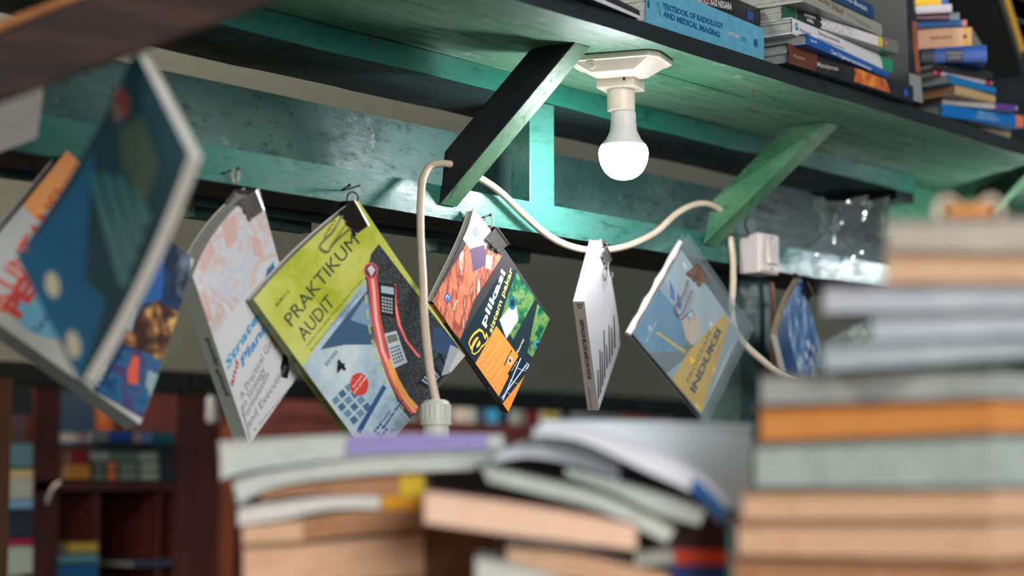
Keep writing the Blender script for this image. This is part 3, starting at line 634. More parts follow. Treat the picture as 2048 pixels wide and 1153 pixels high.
# --- induksi book in plastic
def art_ind(s, m):
    s.poly(m, [(1267, 668), (1315, 575), (1370, 640), (1385, 690), (1352, 705), (1300, 706)], I((92, 146, 176)))
    s.poly(m, [(1295, 705), (1352, 705), (1395, 665), (1400, 700), (1372, 715), (1330, 750)], I((112, 120, 122)))
    s.poly(m, [(1330, 560), (1362, 500), (1480, 660), (1458, 645), (1420, 690), (1380, 690)], I((196, 200, 204)))
    s.poly(m, [(1362, 640), (1395, 630), (1400, 660), (1385, 690), (1372, 680)], I((236, 196, 168)))
    s.poly(m, [(1338, 560), (1348, 580), (1350, 605), (1340, 596)], I((40, 110, 190))); s.poly(m, [(1354, 585), (1362, 600), (1362, 622), (1352, 612)], I((40, 110, 190)))
    s.poly(m, [(1343, 762), (1375, 705), (1410, 668), (1450, 628), (1458, 645), (1442, 700), (1402, 826)], I((240, 186, 58)))
    s.poly(m, [(1310, 666), (1314, 663), (1372, 702), (1368, 708)], I((232, 190, 70)))
    s.poly(m, [(1402, 828), (1460, 690), (1466, 690), (1410, 838)], I((206, 204, 200)))
    for x0, y0, x1, y1 in ((1360, 640, 1384, 618), (1366, 632, 1390, 640), (1372, 618, 1378, 646), (1384, 618, 1388, 636)): s.poly(m, [(x0, y0), (x0+1.5, y0+1.5), (x1+1.5, y1+1.5), (x1, y1)], I((60, 90, 140)))
    s.text(m, 'PROGRAM', (1377, 768), (1422, 668), .0085, I((66, 60, 50)), bold=.0, shear=.1); s.text(m, 'INDUKSI', (1388, 788), (1442, 664), .0130, I((56, 52, 52)), bold=.05)
    s.text(m, 'UNTUK GURU', (1400, 800), (1440, 705), .0050, I((232, 160, 90))); s.text(m, 'PEMULA', (1432, 714), (1452, 672), .0055, I((224, 120, 50)), bold=.02)
    s.disc(m, (1299, 657), .004, I((196, 190, 196))); s.poly(m, [(1291, 683), (1293, 684), (1314, 642), (1312, 641)], I((180, 190, 200)))
sh, o_, n_ = hung('textbook', 'blue and yellow PROGRAM INDUKSI book in a clear plastic sleeve with a rusty clip', [(1267, 668), (1362, 500), (1482, 668), (1402, 830)], (2.61, 2.67, 2.765, 2.71), .006, I((170, 180, 186)), art_ind, spine=I((60, 66, 74)), page=M['page'])
# sleeve, a part of that book: clear film, pale fold along the upper left edge
sh2 = sh; m = MB()
m.grid(lambda u, v: sh2.surf(-.02+1.19*u, -.03+1.13*v, -.0016+.0012*math.sin(u*17+v*5)*math.sin(v*13)), 24, 28, M['plastic'])
m.grid(lambda u, v: sh2.surf(-.02+1.19*u, -.03+1.13*v, .0078), 10, 10, M['plastic'])
m.build('plastic_sleeve', o_, smooth=True, label='clear plastic sleeve')
m = MB(); m.tube([sh2.surf(-.04+1.10*k/14, -.035+.004*math.sin(k*2.2), .002) for k in range(15)], [.0042+.0008*math.sin(k*1.7) for k in range(15)], I((214, 200, 196), .6), 8); m.build('sleeve_fold', o_, smooth=True, label='pale folded sleeve edge')
clip(sh, [(1390, 528), (1408, 558), (1397, 572), (1371, 546)], M['rust'], 'rusty brown binder clip on the blue and yellow PROGRAM INDUKSI book', handle=[(1372, 560), (1362, 590), (1346, 612), (1348, 628), (1358, 630), (1368, 610), (1380, 580)])

# --- blue book beside the post
bluep = mott('blue_cover_print', [(30, 74, 130), (80, 120, 170), (176, 196, 220), (214, 190, 190)], 22, (1, 1, .5), .25, lo=.38, hi=.66, distort=1)
def art_b6(s, m):
    s.poly(m, [(0, 0), (.35, 0), (.3, .75), (0, .75)], I((24, 66, 118)), px=False)
    for x, y in ((1616, 690), (1626, 700), (1634, 715), (1612, 712), (1622, 724)): s.disc(m, (x, y), .0030, I((224, 232, 244)), ry=.009)
sh, o_, n_ = hung('textbook', 'blue glossy book hanging twisted to the right of the dark post', [(1553, 670), (1604, 556), (1650, 728), (1595, 840)], (2.85, 2.93, 3.03, 2.95), .0085, bluep, art_b6, spine=I((214, 208, 204)), page=mott('tan_page_edges', [(150, 128, 92), (176, 152, 116)], 60), curl=curlA(.002, -.004))
clip(sh, [(1606, 565), (1618, 588), (1614, 602), (1603, 582)], M['clip_black'], 'black binder clip on the blue book right of the dark post')
loop((1590, 552), YB-.01, .004, .004, 'thin bent wire above the blue book right of the dark post', nails=0)
# --- plastic wrapped booklet
def art_b7(s, m):
    s.poly(m, [(.35, 0), (.62, 0), (.62, 1), (.35, 1)], I((216, 208, 186)), px=False); s.poly(m, [(.62, 0), (.64, 0), (.64, 1), (.62, 1)], I((130, 128, 120)), px=False)
    s.text(m, 'HUKUM', (.68, .75), (.68, .45), .010, I((222, 220, 210)), px=False, bold=.02)
sh, o_, n_ = hung('wrapped_booklet', 'pale booklet in crumpled clear plastic hanging beside the tall right stack', [(1652, 690), (1768, 622), (1830, 720), (1700, 800)], (2.92, 3.0, 3.05, 2.98), .004, I((164, 168, 160)), art_b7, cat='booklet')
m = MB(); rnd = random.Random(3); bumps = [[rnd.uniform(-.006, .006) for _ in range(15)] for _ in range(15)]
m.grid(lambda u, v: sh.surf(-.06+1.12*u, -.1+1.2*v, -.006+bumps[int(u*14)][int(v*14)]), 14, 14, M['plastic']); m.build('plastic_wrap', o_, smooth=True, label='crumpled clear plastic')

# --- left: large accounting book
def art_ak(s, m):
    s.poly(m, [(.58, 0), (1, 0), (1, .14), (.80, .12), (.56, .10)], mott('orange_sunset_print', [(246, 150, 96), (244, 176, 96)], 12), px=False)
    s.poly(m, [(-40, 640), (60, 560), (130, 600), (220, 700), (238, 800), (274, 853), (150, 765)], I((186, 186, 176)))
    s.poly(m, [(0.02, .56), (.32, .40), (.56, .47), (.62, .60), (.50, .80), (.30, .86), (.1, .8)], I((122, 184, 200)), px=False) if 0 else None
    s.poly(m, [(24, 620), (40, 585), (75, 585), (110, 620), (122, 678), (100, 679), (60, 665), (34, 645)], I((110, 172, 196)))
    s.poly(m, [(262, 520), (335, 462), (352, 476), (380, 500), (384, 640), (292, 843), (185, 782), (222, 680)], mott('dark_blue_photo_print', [(12, 24, 50), (22, 62, 112), (10, 22, 42), (110, 130, 150)], 12, (1, 1, 1), .3, lo=.35, hi=.72))
    s.poly(m, [(316, 480), (333, 470), (322, 600), (270, 612), (280, 560)], I((26, 88, 160)))
    s.poly(m, [(240, 660), (310, 600), (384, 640), (350, 735), (330, 735), (280, 700), (246, 690)], mott('amber_coins_print', [(60, 34, 26), (120, 80, 50), (224, 170, 100)], 60, (1, 1, 1), .3, detail=1, lo=.4, hi=.66))
    s.poly(m, [(250, 605), (275, 620), (262, 665), (240, 650)], I((150, 168, 184)))
    s.poly(m, [(246, 700), (285, 702), (340, 735), (292, 843), (196, 786)], mott('blue_art_print', [(18, 44, 96), (44, 104, 142), (76, 62, 110), (22, 40, 78)], 26, (1, 1, 1), .3, lo=.35, hi=.68))
    s.poly(m, [(266, 712), (278, 716), (274, 770), (256, 768), (254, 745)], I((220, 92, 60))); s.poly(m, [(296, 740), (322, 755), (304, 800), (290, 770)], I((140, 168, 170)))
    s.text(m, 'AKUNTANSI', (-12, 655), (136, 396), .0210, I((224, 96, 70)), bold=.02); s.text(m, 'AKUNTANSI', (-14, 652), (134, 393), .0210, I((206, 204, 196)), bold=.0) if 0 else None
    s.text(m, 'PERPAJAKAN', (36, 640), (215, 330), .0190, I((206, 70, 60)), bold=.06)
    s.text(m, 'Terapan', (76, 672), (112, 612), .0080, I((40, 60, 66)), bold=.01)
    s.text(m, 'AKUNTANSI', (196, 775), (247, 660), .0110, I((196, 206, 214)), bold=.02)
sh, o_, n_ = hung('textbook', 'large white AKUNTANSI book with orange corner and blue photo at the far left', [(-100, 580), (133, 302), (387, 520), (280, 850)], (1.74, 1.88, 1.98, 1.86), .020, mott('pale_grey_cover_print', [(186, 190, 190), (206, 208, 204)], 8), art_ak, spine=I((122, 132, 130)), page=I((26, 30, 40), .8), layers=6, curl=lambda u, v: (-.004*4*u*(1-u), 0, 0))
# --- nearest teal book, seen from its shaded side
def art_teal(s, m):
    for k in range(4): s.poly(m, [(175+k*28, 340+k*5), (192+k*28, 345+k*5), (262+k*14, 560-k*40), (244+k*14, 580-k*40)], I((40, 128, 132)))
    s.poly(m, [(238, 260), (285, 230), (318, 330), (290, 410), (245, 330)], I((66, 90, 66)))
    s.disc(m, (245, 205), .009, I((150, 40, 44)), ry=.018); s.disc(m, (236, 225), .006, I((140, 110, 110)), ry=.012)
    s.poly(m, [(35, 511), (100, 440), (190, 300), (180, 420), (170, 560), (215, 600), (160, 762), (90, 640)], I((12, 106, 150), .6))
    for cx_, cy_ in ((106, 570), (148, 690)): s.disc(m, (cx_, cy_), .0080, I((236, 222, 186), .6), ry=.0130)
    s.poly(m, [(42, 490), (54, 486), (56, 502), (44, 505)], I((200, 40, 60)))
sh, o_, n_ = hung('textbook', 'nearest dark teal book at the left, blurred, with white page edges on its right', [(35, 511), (272, 100), (378, 308), (162, 768)], (1.62, 1.53, 1.43, 1.52), .012, mott('dark_teal_cover_print', [(10, 58, 74), (16, 76, 88)], 6, rough=.6), art_teal, page=M['page_white'], spine=I((12, 70, 90)), curl=lambda u, v: (.006*4*u*(1-u), 0, 0), back=I((40, 60, 60)), layers=4)
# --- white page block with blue cover at the upper left
sh, o_, n_ = hung('book', 'thick white-edged book with blue cover poking out under the brown beam at upper left', [(-120, 250), (88, 170), (74, 276), (-110, 345)], (1.70, 1.74, 1.76, 1.72), .03, M['page_white'], None, page=M['page_white'], spine=I((40, 70, 140)), back=I((20, 66, 150)))

# ------------------------------------------------------------------ foreground brown beam
def obeam(name, A, B, thick, mat, label, cat):
    """A,B: (top px, bottom px, depth) at both ends"""
    (at, ab, ad), (bt, bb, bd) = A, B; m = MB()
    p = [atD(*ab, ad), atD(*bb, bd), atD(*bt, bd), atD(*at, ad)]; n = (p[1]-p[0]).cross(p[3]-p[0]).normalized()
    if n.dot(FW) < 0: n = -n
    m.hexa(p+[q+n*thick for q in p], mat); o = m.build(name, bevel=.004); return tag(o, label, cat)
obeam('timber_beam', ((-60, 92), (-60, 232), 1.45), ((640, -190), (640, -28), 1.62), .05, M['brown_beam'], 'blurred red-brown timber beam crossing the top left corner close to the camera', 'beam')
obeam('wood_batten', ((-60, 66), (-60, 88), 1.55), ((640, -210), (640, -192), 1.72), .02, M['orange_wood'], 'thin orange-brown batten above the red-brown beam at top left', 'batten')

# ------------------------------------------------------------------ books on the green shelf
def hz(px, d):                                                     # height where the ray reaches horizontal distance d
    r = ray(*px); return r.z*d/math.hypot(r.x, r.y)
def sbook(label, BL, BR, TL, TR, z0, cov, art=None, page=None, deep=.16, name='book', group='books stacked on the green shelf', standing=False, zt=None):
    a = onZ(*BL, z0); b = onZ(*BR, z0)
    za = hz(TL, math.hypot(a.x, a.y)); zb_ = hz(TR, math.hypot(b.x, b.y)) if zt is None else zt
    z1 = (za+zb_)/2
    A2, B2 = Vector((a.x, a.y, CZ+za)), Vector((b.x, b.y, CZ+zb_))
    ex = (b-a).normalized(); dn = Vector((-ex.y, ex.x, 0))
    if dn.dot(FH) < 0: dn = -dn
    dn = dn*deep
    root = thing(name, a, label, 'book', group)
    page = page or M['page_grey']; cov2 = cov
    w_, h_ = (b-a).length, max(.002, (A2-a).length)
    S_ = lambda u, v, d: (a*(1-u)+b*u)*v+(A2*(1-u)+B2*u)*(1-v)+dn*d
    t = .0006/h_
    m = MB()
    L_ = 4
    for k in range(L_):
        v0 = .04+.92*k/L_; v1 = .04+.92*(k+1)/L_-.012; i = .006+.01*random.random()
        m.hexa([S_(i, v1, .01), S_(1-i, v1, .01), S_(1-i, v0, .01), S_(i, v0, .01), S_(i, v1, .97), S_(1-i, v1, .97), S_(1-i, v0, .97), S_(i, v0, .97)], page)
    m.build('page_block', root)
    m = MB()
    bul = .0012
    def face(u, v, off=0): return S_(u, v, 0)-dn.normalized()*(bul*4*v*(1-v)-off)
    m.grid(lambda u, v: face(u, v), 10, 6, cov, flip=True)
    for v0, v1 in ((0, t*1.4), (1-t*1.4, 1)):
        m.hexa([S_(0, v1, 0), S_(1, v1, 0), S_(1, v0, 0), S_(0, v0, 0), S_(0, v1, 1), S_(1, v1, 1), S_(1, v0, 1), S_(0, v0, 1)], cov2)
    sh = Sheet(lambda u, v, off: face(u, v, off), w_, h_)
    if art: art(sh, m)
    m.build('cover', root)
    return z1
PW = I((226, 222, 226), .4)
def radi(s, m):
    c_ = I((16, 92, 150))
    s.text(m, 'TEXTBOOK OF RADIOLOGY', (1325, 17), (1446, 58), .0078, c_, bold=.03); s.text(m, 'AND MEDICAL IMAGING', (1326, 33), (1439, 75), .0078, c_, bold=.03)
    s.text(m, 'SUTTON', (1454, 70), (1475, 77), .0055, I((214, 214, 210)), bold=.03); s.text(m, '6TH', (1482, 77), (1491, 80), .003, c_); s.text(m, 'EDITION', (1481, 81), (1492, 85), .0024, c_)
    s.text(m, 'VOLUME', (1322, 31), (1316, 4), .0045, c_); s.disc(m, (1511, 86), .0055, c_); s.text(m, '6', (1294, 14), (1299, 16), .012, c_, bold=.06)
z = sbook('light blue TEXTBOOK OF RADIOLOGY AND MEDICAL IMAGING lying at the shelf edge above the bulb', (1290, 44), (1527, 132), (1283, -42), (1524, 57), ZT+.0005, mott('cyan_cover_cloth', [(84, 160, 192), (104, 178, 206)], 60, rough=.5), radi, deep=.17)
def negr(s, m):
    s.text(m, 'ADMINISTRASI NEGARA', (1386, 2), (1463, 20), .0085, I((214, 210, 210)), bold=.03); s.poly(m, [(.42, 0), (.64, 0), (.5, 1), (.36, 1)], I((96, 26, 36)), px=False); s.poly(m, [(1493, 20), (1505, 24), (1505, 42), (1493, 37)], I((24, 70, 150)))
sbook('black and maroon NEGARA book lying on the light blue radiology book', (1300, -36), (1520, 54), (1298, -72), (1521, 17), z+.0005, I((34, 28, 36)), negr)
def sbook2(label, BL, BR, TL, TR, y0, cov, art=None, **k):
    """same, but the lower edge is at depth plane y0 (for books whose base is off the shelf level)"""
    return None
z = sbook('dark plastic-wrapped book with a white edge left of the light blue radiology book', (1120, -28), (1278, 38), (1118, -60), (1276, 20), ZT+.0005, I((40, 36, 40), .15), lambda s, m: s.poly(m, [(0, .7), (1, .7), (1, 1), (0, 1)], PW, px=False))
# second stack
def man(s, m):
    s.poly(m, [(0, 0), (.22, 0), (.2, 1), (0, 1)], I((104, 56, 44)), px=False); s.poly(m, [(.5, .1), (.76, .2), (.8, .9), (.5, .9)], mott('flame_print', [(236, 180, 50), (222, 110, 50), (90, 40, 30)], 50), px=False)
    s.text(m, 'Manajemen', (1634, 133), (1676, 142), .007, I((190, 176, 160)), bold=.02); s.text(m, 'Kotler', (.04, .62), (.12, .62), .004, I((206, 170, 140)), px=False)
    s.disc(m, (.93, .6), .006, I((30, 90, 190)), px=False)
z = sbook('plastic-wrapped dark Manajemen book with flame orange patch at the bottom of the second stack', (1575, 126), (1826, 204), (1577, 86), (1830, 172), ZT+.0005, mott('dark_glossy_cover', [(26, 24, 30), (44, 38, 42)], 20, rough=.15), man)
def teo(s, m): s.text(m, 'Ernie', (1621, 84), (1633, 87), .0045, I((226, 230, 240)), bold=.01); s.text(m, 'Teori Organisasi dan Administrasi', (1660, 106), (1741, 141), .0058, I((226, 230, 240)), bold=.02)
z = sbook('royal blue Teori Organisasi dan Administrasi paperback in the second stack', (1612, 88), (1776, 156), (1611, 67), (1776, 143), z+.0005, I((22, 88, 176)), teo)
def pear(s, m):
    s.disc(m, (1593, 53), .0048, I((30, 130, 180))); s.text(m, 'P', (1591, 56), (1596, 58), .0050, PW); s.text(m, 'Pearson', (1599, 63), (1621, 71), .0048, I((80, 80, 90))); s.text(m, 'Entrepreneurship', (1637, 69), (1679, 86), .0052, I((90, 88, 92)))
    s.text(m, 'Commercializing Innovations', (1634, 78), (1688, 99), .0034, I((120, 118, 120))); s.poly(m, [(.86, 0), (1, 0), (1, 1), (.90, 1)], I((24, 150, 110)), px=False)
z = sbook('white Pearson Entrepreneurship paperback with green end in the second stack'.replace('Pearson ', ''), (1583, 67), (1784, 147), (1580, 35), (1784, 119), z+.0005, PW, pear)
def bat(s, m):
    s.poly(m, [(.0, 0), (.11, 0), (.11, 1), (0, 1)], I((44, 92, 66)), px=False); s.poly(m, [(.12, 0), (.33, 0), (.33, 1), (.12, 1)], I((38, 52, 52)), px=False)
    s.text(m, 'BATEMAN', (1609, 32), (1631, 39), .0040, PW, bold=.03); s.text(m, 'SNELL', (1613, 42), (1627, 47), .0040, PW, bold=.03)
    s.poly(m, [(1638, 33), (1755, 73), (1755, 92), (1640, 56)], PW); s.text(m, 'MANAJEMEN', (1643, 48), (1712, 72), .0092, I((150, 146, 150))); s.poly(m, [(1754, 72), (1764, 76), (1764, 94), (1755, 92)], I((226, 196, 60)))
    s.disc(m, (1771, 86), .004, I((206, 110, 110))); s.text(m, 'Kepemimpinan dan Kolaborasi', (1645, 54), (1700, 74), .0022, I((120, 118, 120)))
z = sbook('grey-green BATEMAN SNELL MANAJEMEN paperback with white title panel in the second stack', (1563, 37), (1796, 108), (1565, 9), (1798, 83), z+.0005, I((112, 122, 108)), bat, page=M['page_grey'])
def bed(s, m): s.text(m, 'BEDAH SARAF', (1632, -3), (1687, 31), .0088, I((128, 110, 76)), bold=.02); s.text(m, 'SATYANEGARA', (1694, 30), (1742, 60), .006, I((146, 144, 136)))
z = sbook('pale grey BEDAH SARAF book near the top of the second stack', (1607, 3), (1763, 73), (1607, -26), (1761, 49), z+.0005, I((160, 160, 148)), bed)
z = sbook('navy blue book topmost in the second stack', (1668, -2), (1747, 39), (1668, -34), (1747, 12), z+.0005, I((26, 66, 122)), lambda s, m: s.text(m, 'Ilmu Bedah', (.2, .7), (.8, .7), .007, I((206, 214, 226)), px=False, bold=.02))
# standing divider book
def upright(label, q, y0, cov, art=None, deep=.14):
    a, b, c, d = [onY(x, y, y0) for x, y in q]                    # TL,TR,BR,BL
    m = MB(); dn = Vector((0, deep, 0)); root = thing('book', d, label, 'book', 'books stacked on the green shelf')
    m = MB(); i = .06; m.hexa([d.lerp(c, i)+dn*.02+Vector((0, 0, .001)), c.lerp(d, i)+dn*.02+Vector((0, 0, .001)), b.lerp(a, i)+dn*.02, a.lerp(b, i)+dn*.02, d.lerp(c, i)+dn*.98+Vector((0, 0, .001)), c.lerp(d, i)+dn*.98+Vector((0, 0, .001)), b.lerp(a, i)+dn*.98, a.lerp(b, i)+dn*.98], M['page_grey']); m.build('page_block', root)
    m = MB(); S_ = lambda u, v, o: a*(1-u)*(1-v)+b*u*(1-v)+c*u*v+d*(1-u)*v+Vector((0, o, 0))
    m.grid(lambda u, v: S_(u, v, 0), 3, 16, cov, flip=True); m.grid(lambda u, v: S_(0, v, u*deep), 2, 16, cov); m.grid(lambda u, v: S_(1, v, u*deep), 2, 16, cov, flip=True)
    sh = Sheet(S_, (b-a).length, (d-a).length)
    if art: art(sh, m)
    m.build('cover', root)
def divi(s, m):
    s.poly(m, [(.45, .28), (.98, .28), (.95, .74), (.55, .74)], mott('rust_print', [(190, 110, 60), (120, 66, 40)], 60), px=False); s.poly(m, [(.0, .76), (1, .76), (1, 1), (0, 1)], I((150, 150, 150)), px=False); s.text(m, 'Cell', (.75, .02), (.75, .18), .006, I((206, 208, 210)), px=False)
q = lambda pts: pts
upright('upright dark book with rust panel dividing the second and third stacks', [(1812, -20), (1829, -20), (1845, 207), (1819, 199)], 1.262, I((28, 32, 38)), divi)
# third stack
T3 = [('tan paperback at the very bottom of the third stack', (1938, 262), (2020, 276), (1938, 254), (2022, 262), I((200, 176, 140)), None),
      ('bright blue book with orange end low in the third stack', (1882, 232), (2047, 256), (1875, 208), (2047, 232), I((20, 112, 190)), lambda s, m: (s.poly(m, [(.9, 0), (1, 0), (1, 1), (.9, 1)], I((226, 120, 90)), px=False), s.text(m, 'PERILAKU', (.44, .45), (.64, .45), .006, I((160, 200, 226)), px=False), s.text(m, 'KEORGANISASIAN', (.42, .8), (.68, .8), .006, I((160, 200, 226)), px=False))),
      ('white and purple book on the bright blue one in the third stack', (1884, 208), (2034, 223), (1890, 198), (2034, 211), I((190, 184, 184)), lambda s, m: s.poly(m, [(.68, 0), (1, 0), (1, 1), (.68, 1)], I((104, 60, 150)), px=False)),
      ('creased tan book in the middle of the third stack', (1908, 188), (1990, 206), (1906, 168), (1986, 192), I((196, 164, 118)), None),
      ('slim sky blue book in the third stack', (1898, 166), (1991, 188), (1894, 149), (1990, 176), I((30, 122, 190)), None),
      ('slim red and white book in the third stack', (1868, 149), (1984, 171), (1866, 141), (1984, 163), I((196, 190, 196)), lambda s, m: (s.poly(m, [(0, 0), (.13, 0), (.13, 1), (0, 1)], I((176, 24, 60)), px=False), s.poly(m, [(.86, 0), (1, 0), (1, 1), (.86, 1)], I((176, 24, 60)), px=False))),
      ('black rounded paperback in the third stack', (1866, 138), (1985, 158), (1864, 126), (1985, 143), I((44, 46, 50)), None),
      ('thick blue book with dark label in the third stack', (1842, 126), (1974, 122), (1840, 98), (1968, 90), I((20, 76, 160)), lambda s, m: (s.poly(m, [(0, 0), (.22, 0), (.2, 1), (0, 1)], I((30, 40, 56)), px=False), s.poly(m, [(.38, .2), (.64, .2), (.64, 1), (.38, 1)], I((26, 40, 84)), px=False), s.text(m, 'PEMBANGUNAN', (.4, .5), (.62, .5), .004, I((190, 180, 150)), px=False), s.text(m, 'KELUARGA', (.42, .8), (.6, .8), .004, I((190, 180, 150)), px=False))),
      ('thick peach book with brown title in the third stack', (1834, 99), (1944, 91), (1832, 58), (1938, 55), I((238, 184, 150)), lambda s, m: (s.text(m, 'BERPIKIR KREATIF', (.25, .55), (.65, .55), .004, I((140, 100, 80)), px=False, bold=.02), s.poly(m, [(.86, 0), (1, 0), (1, 1), (.86, 1)], I((220, 170, 96)), px=False), s.disc(m, (.88, .5), .003, I((90, 60, 60)), px=False))),
      ('blue paperback with pink end above the peach book', (1832, 57), (1934, 53), (1831, 43), (1932, 40), I((36, 90, 146)), lambda s, m: s.poly(m, [(.9, 0), (1, 0), (1, 1), (.9, 1)], I((200, 130, 140)), px=False)),
      ('maroon paperback in the upper third stack', (1831, 41), (1919, 40), (1830, 30), (1917, 25), I((84, 22, 44)), lambda s, m: s.poly(m, [(.78, 0), (1, 0), (1, 1), (.78, 1)], I((120, 136, 146)), px=False)),
      ('white paperback in the upper third stack', (1830, 28), (1904, 24), (1829, 13), (1900, 8), I((206, 200, 210)), None),
      ('yellow and blue paperback topmost in the third stack', (1829, 12), (1896, 9), (1828, -8), (1894, -12), I((240, 196, 40)), lambda s, m: s.poly(m, [(.8, 0), (1, 0), (1, 1), (.8, 1)], I((30, 100, 180)), px=False))]
z = ZT+.0005
for lab, BL, BR, TL, TR, cv, art in T3: z = sbook(lab, BL, BR, TL, TR, z, cv, art, page=M['page_brown'] if 'tan' in lab or 'white and' in lab else M['page_grey'], deep=.13)+.0006
upright('leaning book with yellow and black spine at the right end of the shelf', [(1990, -20), (2014, -20), (2062, 140), (2046, 152)], 1.30, I((30, 30, 30)), lambda s, m: (s.poly(m, [(.5, 0), (1, 0), (1, .75), (.5, .75)], I((232, 172, 50)), px=False), s.text(m, 'KAMUS KEDOKTERAN', (.2, .1), (.3, .8), .006, I((200, 190, 120)), px=False)))
m = MB(); a = onY(2048, 150, 1.30)
z0 = ZT
for lab, y0, y1, c_ in (('grey book lying right of the leaning yellow spine', 30, 70, (96, 104, 112)), ('dark red book lying right of the leaning yellow spine, under the grey one', 72, 104, (90, 30, 40)), ('black book lying right of the leaning yellow spine, topmost', -12, 28, (26, 28, 34))):
    m = MB(); a = onY(2014+y0*.25, y1, 1.36); b = onY(2110, y0, 1.36); m.box((a.x, 1.36, a.z+.0005), (b.x, 1.52, b.z), I(c_)); tag(m.build('book', bevel=.001), lab, 'book', 'books stacked on the green shelf')
m = MB(); m.box((1.2, 1.60, CZ+ZT), (3.9, 1.615, CZ+ZT+.40), M['fascia']); m.build('shelf_back_panel', frame)

# ------------------------------------------------------------------ foreground piles
CT = CZ-.125
tb = thing('display_table', (1.3, .7, 0), 'wooden sales table carrying the blurred foreground book piles', 'table')
def corner(x, d): p = atD(x, 960, d); return Vector((p.x, p.y, CT))
q4 = [corner(300, 1.12), corner(2500, 1.12), corner(2350, 1.85), corner(350, 1.85)]
m = MB(); m.hexa([p-ZV*.02 for p in q4]+[p for p in q4], M['orange_wood']); m.build('table_top', tb)
for p in q4:
    c = (q4[0]+q4[2])/2; e = p.lerp(c, .06); m = MB(); m.box((e.x-.02, e.y-.02, 0), (e.x+.02, e.y+.02, CT-.02), M['brown_post']); m.build('leg', tb)
PZ = []
def pbook(label, top, bot, d0, d1, page, cov, group, segs=(), deep=.13, cat='book', name='book', wrap=False, dirn=None, round_=False):
    """top/bot: photo polylines (same length) of the near edge of a lying book; d0,d1 the distances of its ends"""
    n = 18
    def samp(P, t):
        t *= len(P)-1; i = min(int(t), len(P)-2); f = t-i
        a, b, c, d = P[max(i-1, 0)], P[i], P[i+1], P[min(i+2, len(P)-1)]
        cm = lambda k: .5*(2*b[k]+(c[k]-a[k])*f+(2*a[k]-5*b[k]+4*c[k]-d[k])*f*f+(3*b[k]-a[k]-3*c[k]+d[k])*f**3)
        return cm(0), cm(1)
    dr = (dirn or FH)*deep
    def S_(u, v, k):
        d = d0+(d1-d0)*u; a = atD(*samp(top, u), d); b = atD(*samp(bot, u), d)
        p = a.lerp(b, v)+dr*k
        if round_: p = p+dr.normalized()*(.012*(2*v-1)**2)
        return p
    root = thing(name, S_(.5, 1, .5), label, cat, group)
    m = MB(); c0 = .05
    fr = lambda u, v: S_(.012+.976*u, c0+(1-2*c0)*v, .012)
    b0 = len(m.f); m.grid(fr, n, 4, page)
    m.grid(lambda u, v: S_(.012+.976*u, c0, .012+.97*v), n, 4, page); m.grid(lambda u, v: S_(.012+.976*u, 1-c0, .012+.97*v), n, 4, page)
    m.grid(lambda u, v: S_(.012, c0+(1-2*c0)*u, .012+.97*v), 2, 4, page); m.grid(lambda u, v: S_(.988, c0+(1-2*c0)*u, .012+.97*v), 2, 4, page)
    m.build('page_block', root, smooth=False)
    m = MB()
    for v0, v1 in ((0, c0), (1-c0, 1)):
        for f in (lambda u, v: S_(u, v0, v), lambda u, v: S_(u, v1, v)): m.grid(f, n, 4, cov)
        m.grid(lambda u, v: S_(u, v0+(v1-v0)*v, 0), n, 1, cov); m.grid(lambda u, v: S_(0, v0+(v1-v0)*v, u), 2, 1, cov); m.grid(lambda u, v: S_(1, v0+(v1-v0)*v, u), 2, 1, cov)
    m.grid(lambda u, v: S_(u, v, 1), n, 2, cov)
    m.build('cover', root, smooth=False)
    for (u0, u1, v0, v1, mt, nm) in segs:
        m = MB(); m.grid(lambda u, v: S_(u0+(u1-u0)*u, v0+(v1-v0)*v, -.004), 6, 2, mt); m.grid(lambda u, v: S_(u0+(u1-u0)*u, v0, -.004+.2*v), 6, 2, mt)
        m.build(nm, root, label=None)
    return root
gA, gB, gC = 'books in the left foreground pile', 'books in the middle foreground pile', 'books in the tall right foreground pile'
cw = I((196, 200, 206), .4); cg = I((170, 176, 176), .5); ct = I((176, 140, 110), .5)
# left pile
pbook('topmost book of the left foreground pile, light grey edges and lilac label', [(436, 884), (560, 876), (740, 868), (1010, 870)], [(440, 960), (520, 940), (740, 912), (1010, 900)], 1.50, 1.52, M['page_pale'], cw, gA, [(.60, .94, .05, .9, I((150, 138, 196)), 'purple_label')])
pbook('second book of the left foreground pile, pale and sagging at its left end', [(464, 966), (540, 944), (740, 916), (990, 904)], [(474, 1010), (560, 972), (760, 948), (985, 940)], 1.49, 1.51, M['page_pale'], cw, gA)
pbook('brown-edged book with yellow end third in the left foreground pile', [(520, 984), (600, 968), (760, 950), (850, 946)], [(520, 1002), (600, 990), (760, 990), (850, 992)], 1.50, 1.52, M['page_brown'], ct, gA, [(.78, 1, 0, 1, I((206, 176, 16)), 'yellow_spine')])
pbook('slim pale arched book fourth in the left foreground pile', [(474, 1018), (560, 1004), (680, 992), (846, 994)], [(474, 1052), (560, 1040), (680, 1018), (846, 1024)], 1.48, 1.50, M['page_white'], cw, gA, [(.82, 1, 0, 1, I((214, 152, 20)), 'orange_spine')])
pbook('peach-edged book fifth in the left foreground pile', [(482, 1054), (600, 1040), (720, 1022), (850, 1026)], [(482, 1090), (600, 1084), (720, 1070), (850, 1062)], 1.48, 1.50, M['page_tan'], ct, gA, [(.36, 1, .05, .95, M['page_brown'], 'brown_section')])
pbook('lowest yellowed book of the left foreground pile', [(484, 1096), (600, 1090), (720, 1078), (850, 1068)], [(484, 1170), (600, 1168), (720, 1162), (850, 1158)], 1.48, 1.50, M['page_tan'], ct, gA)
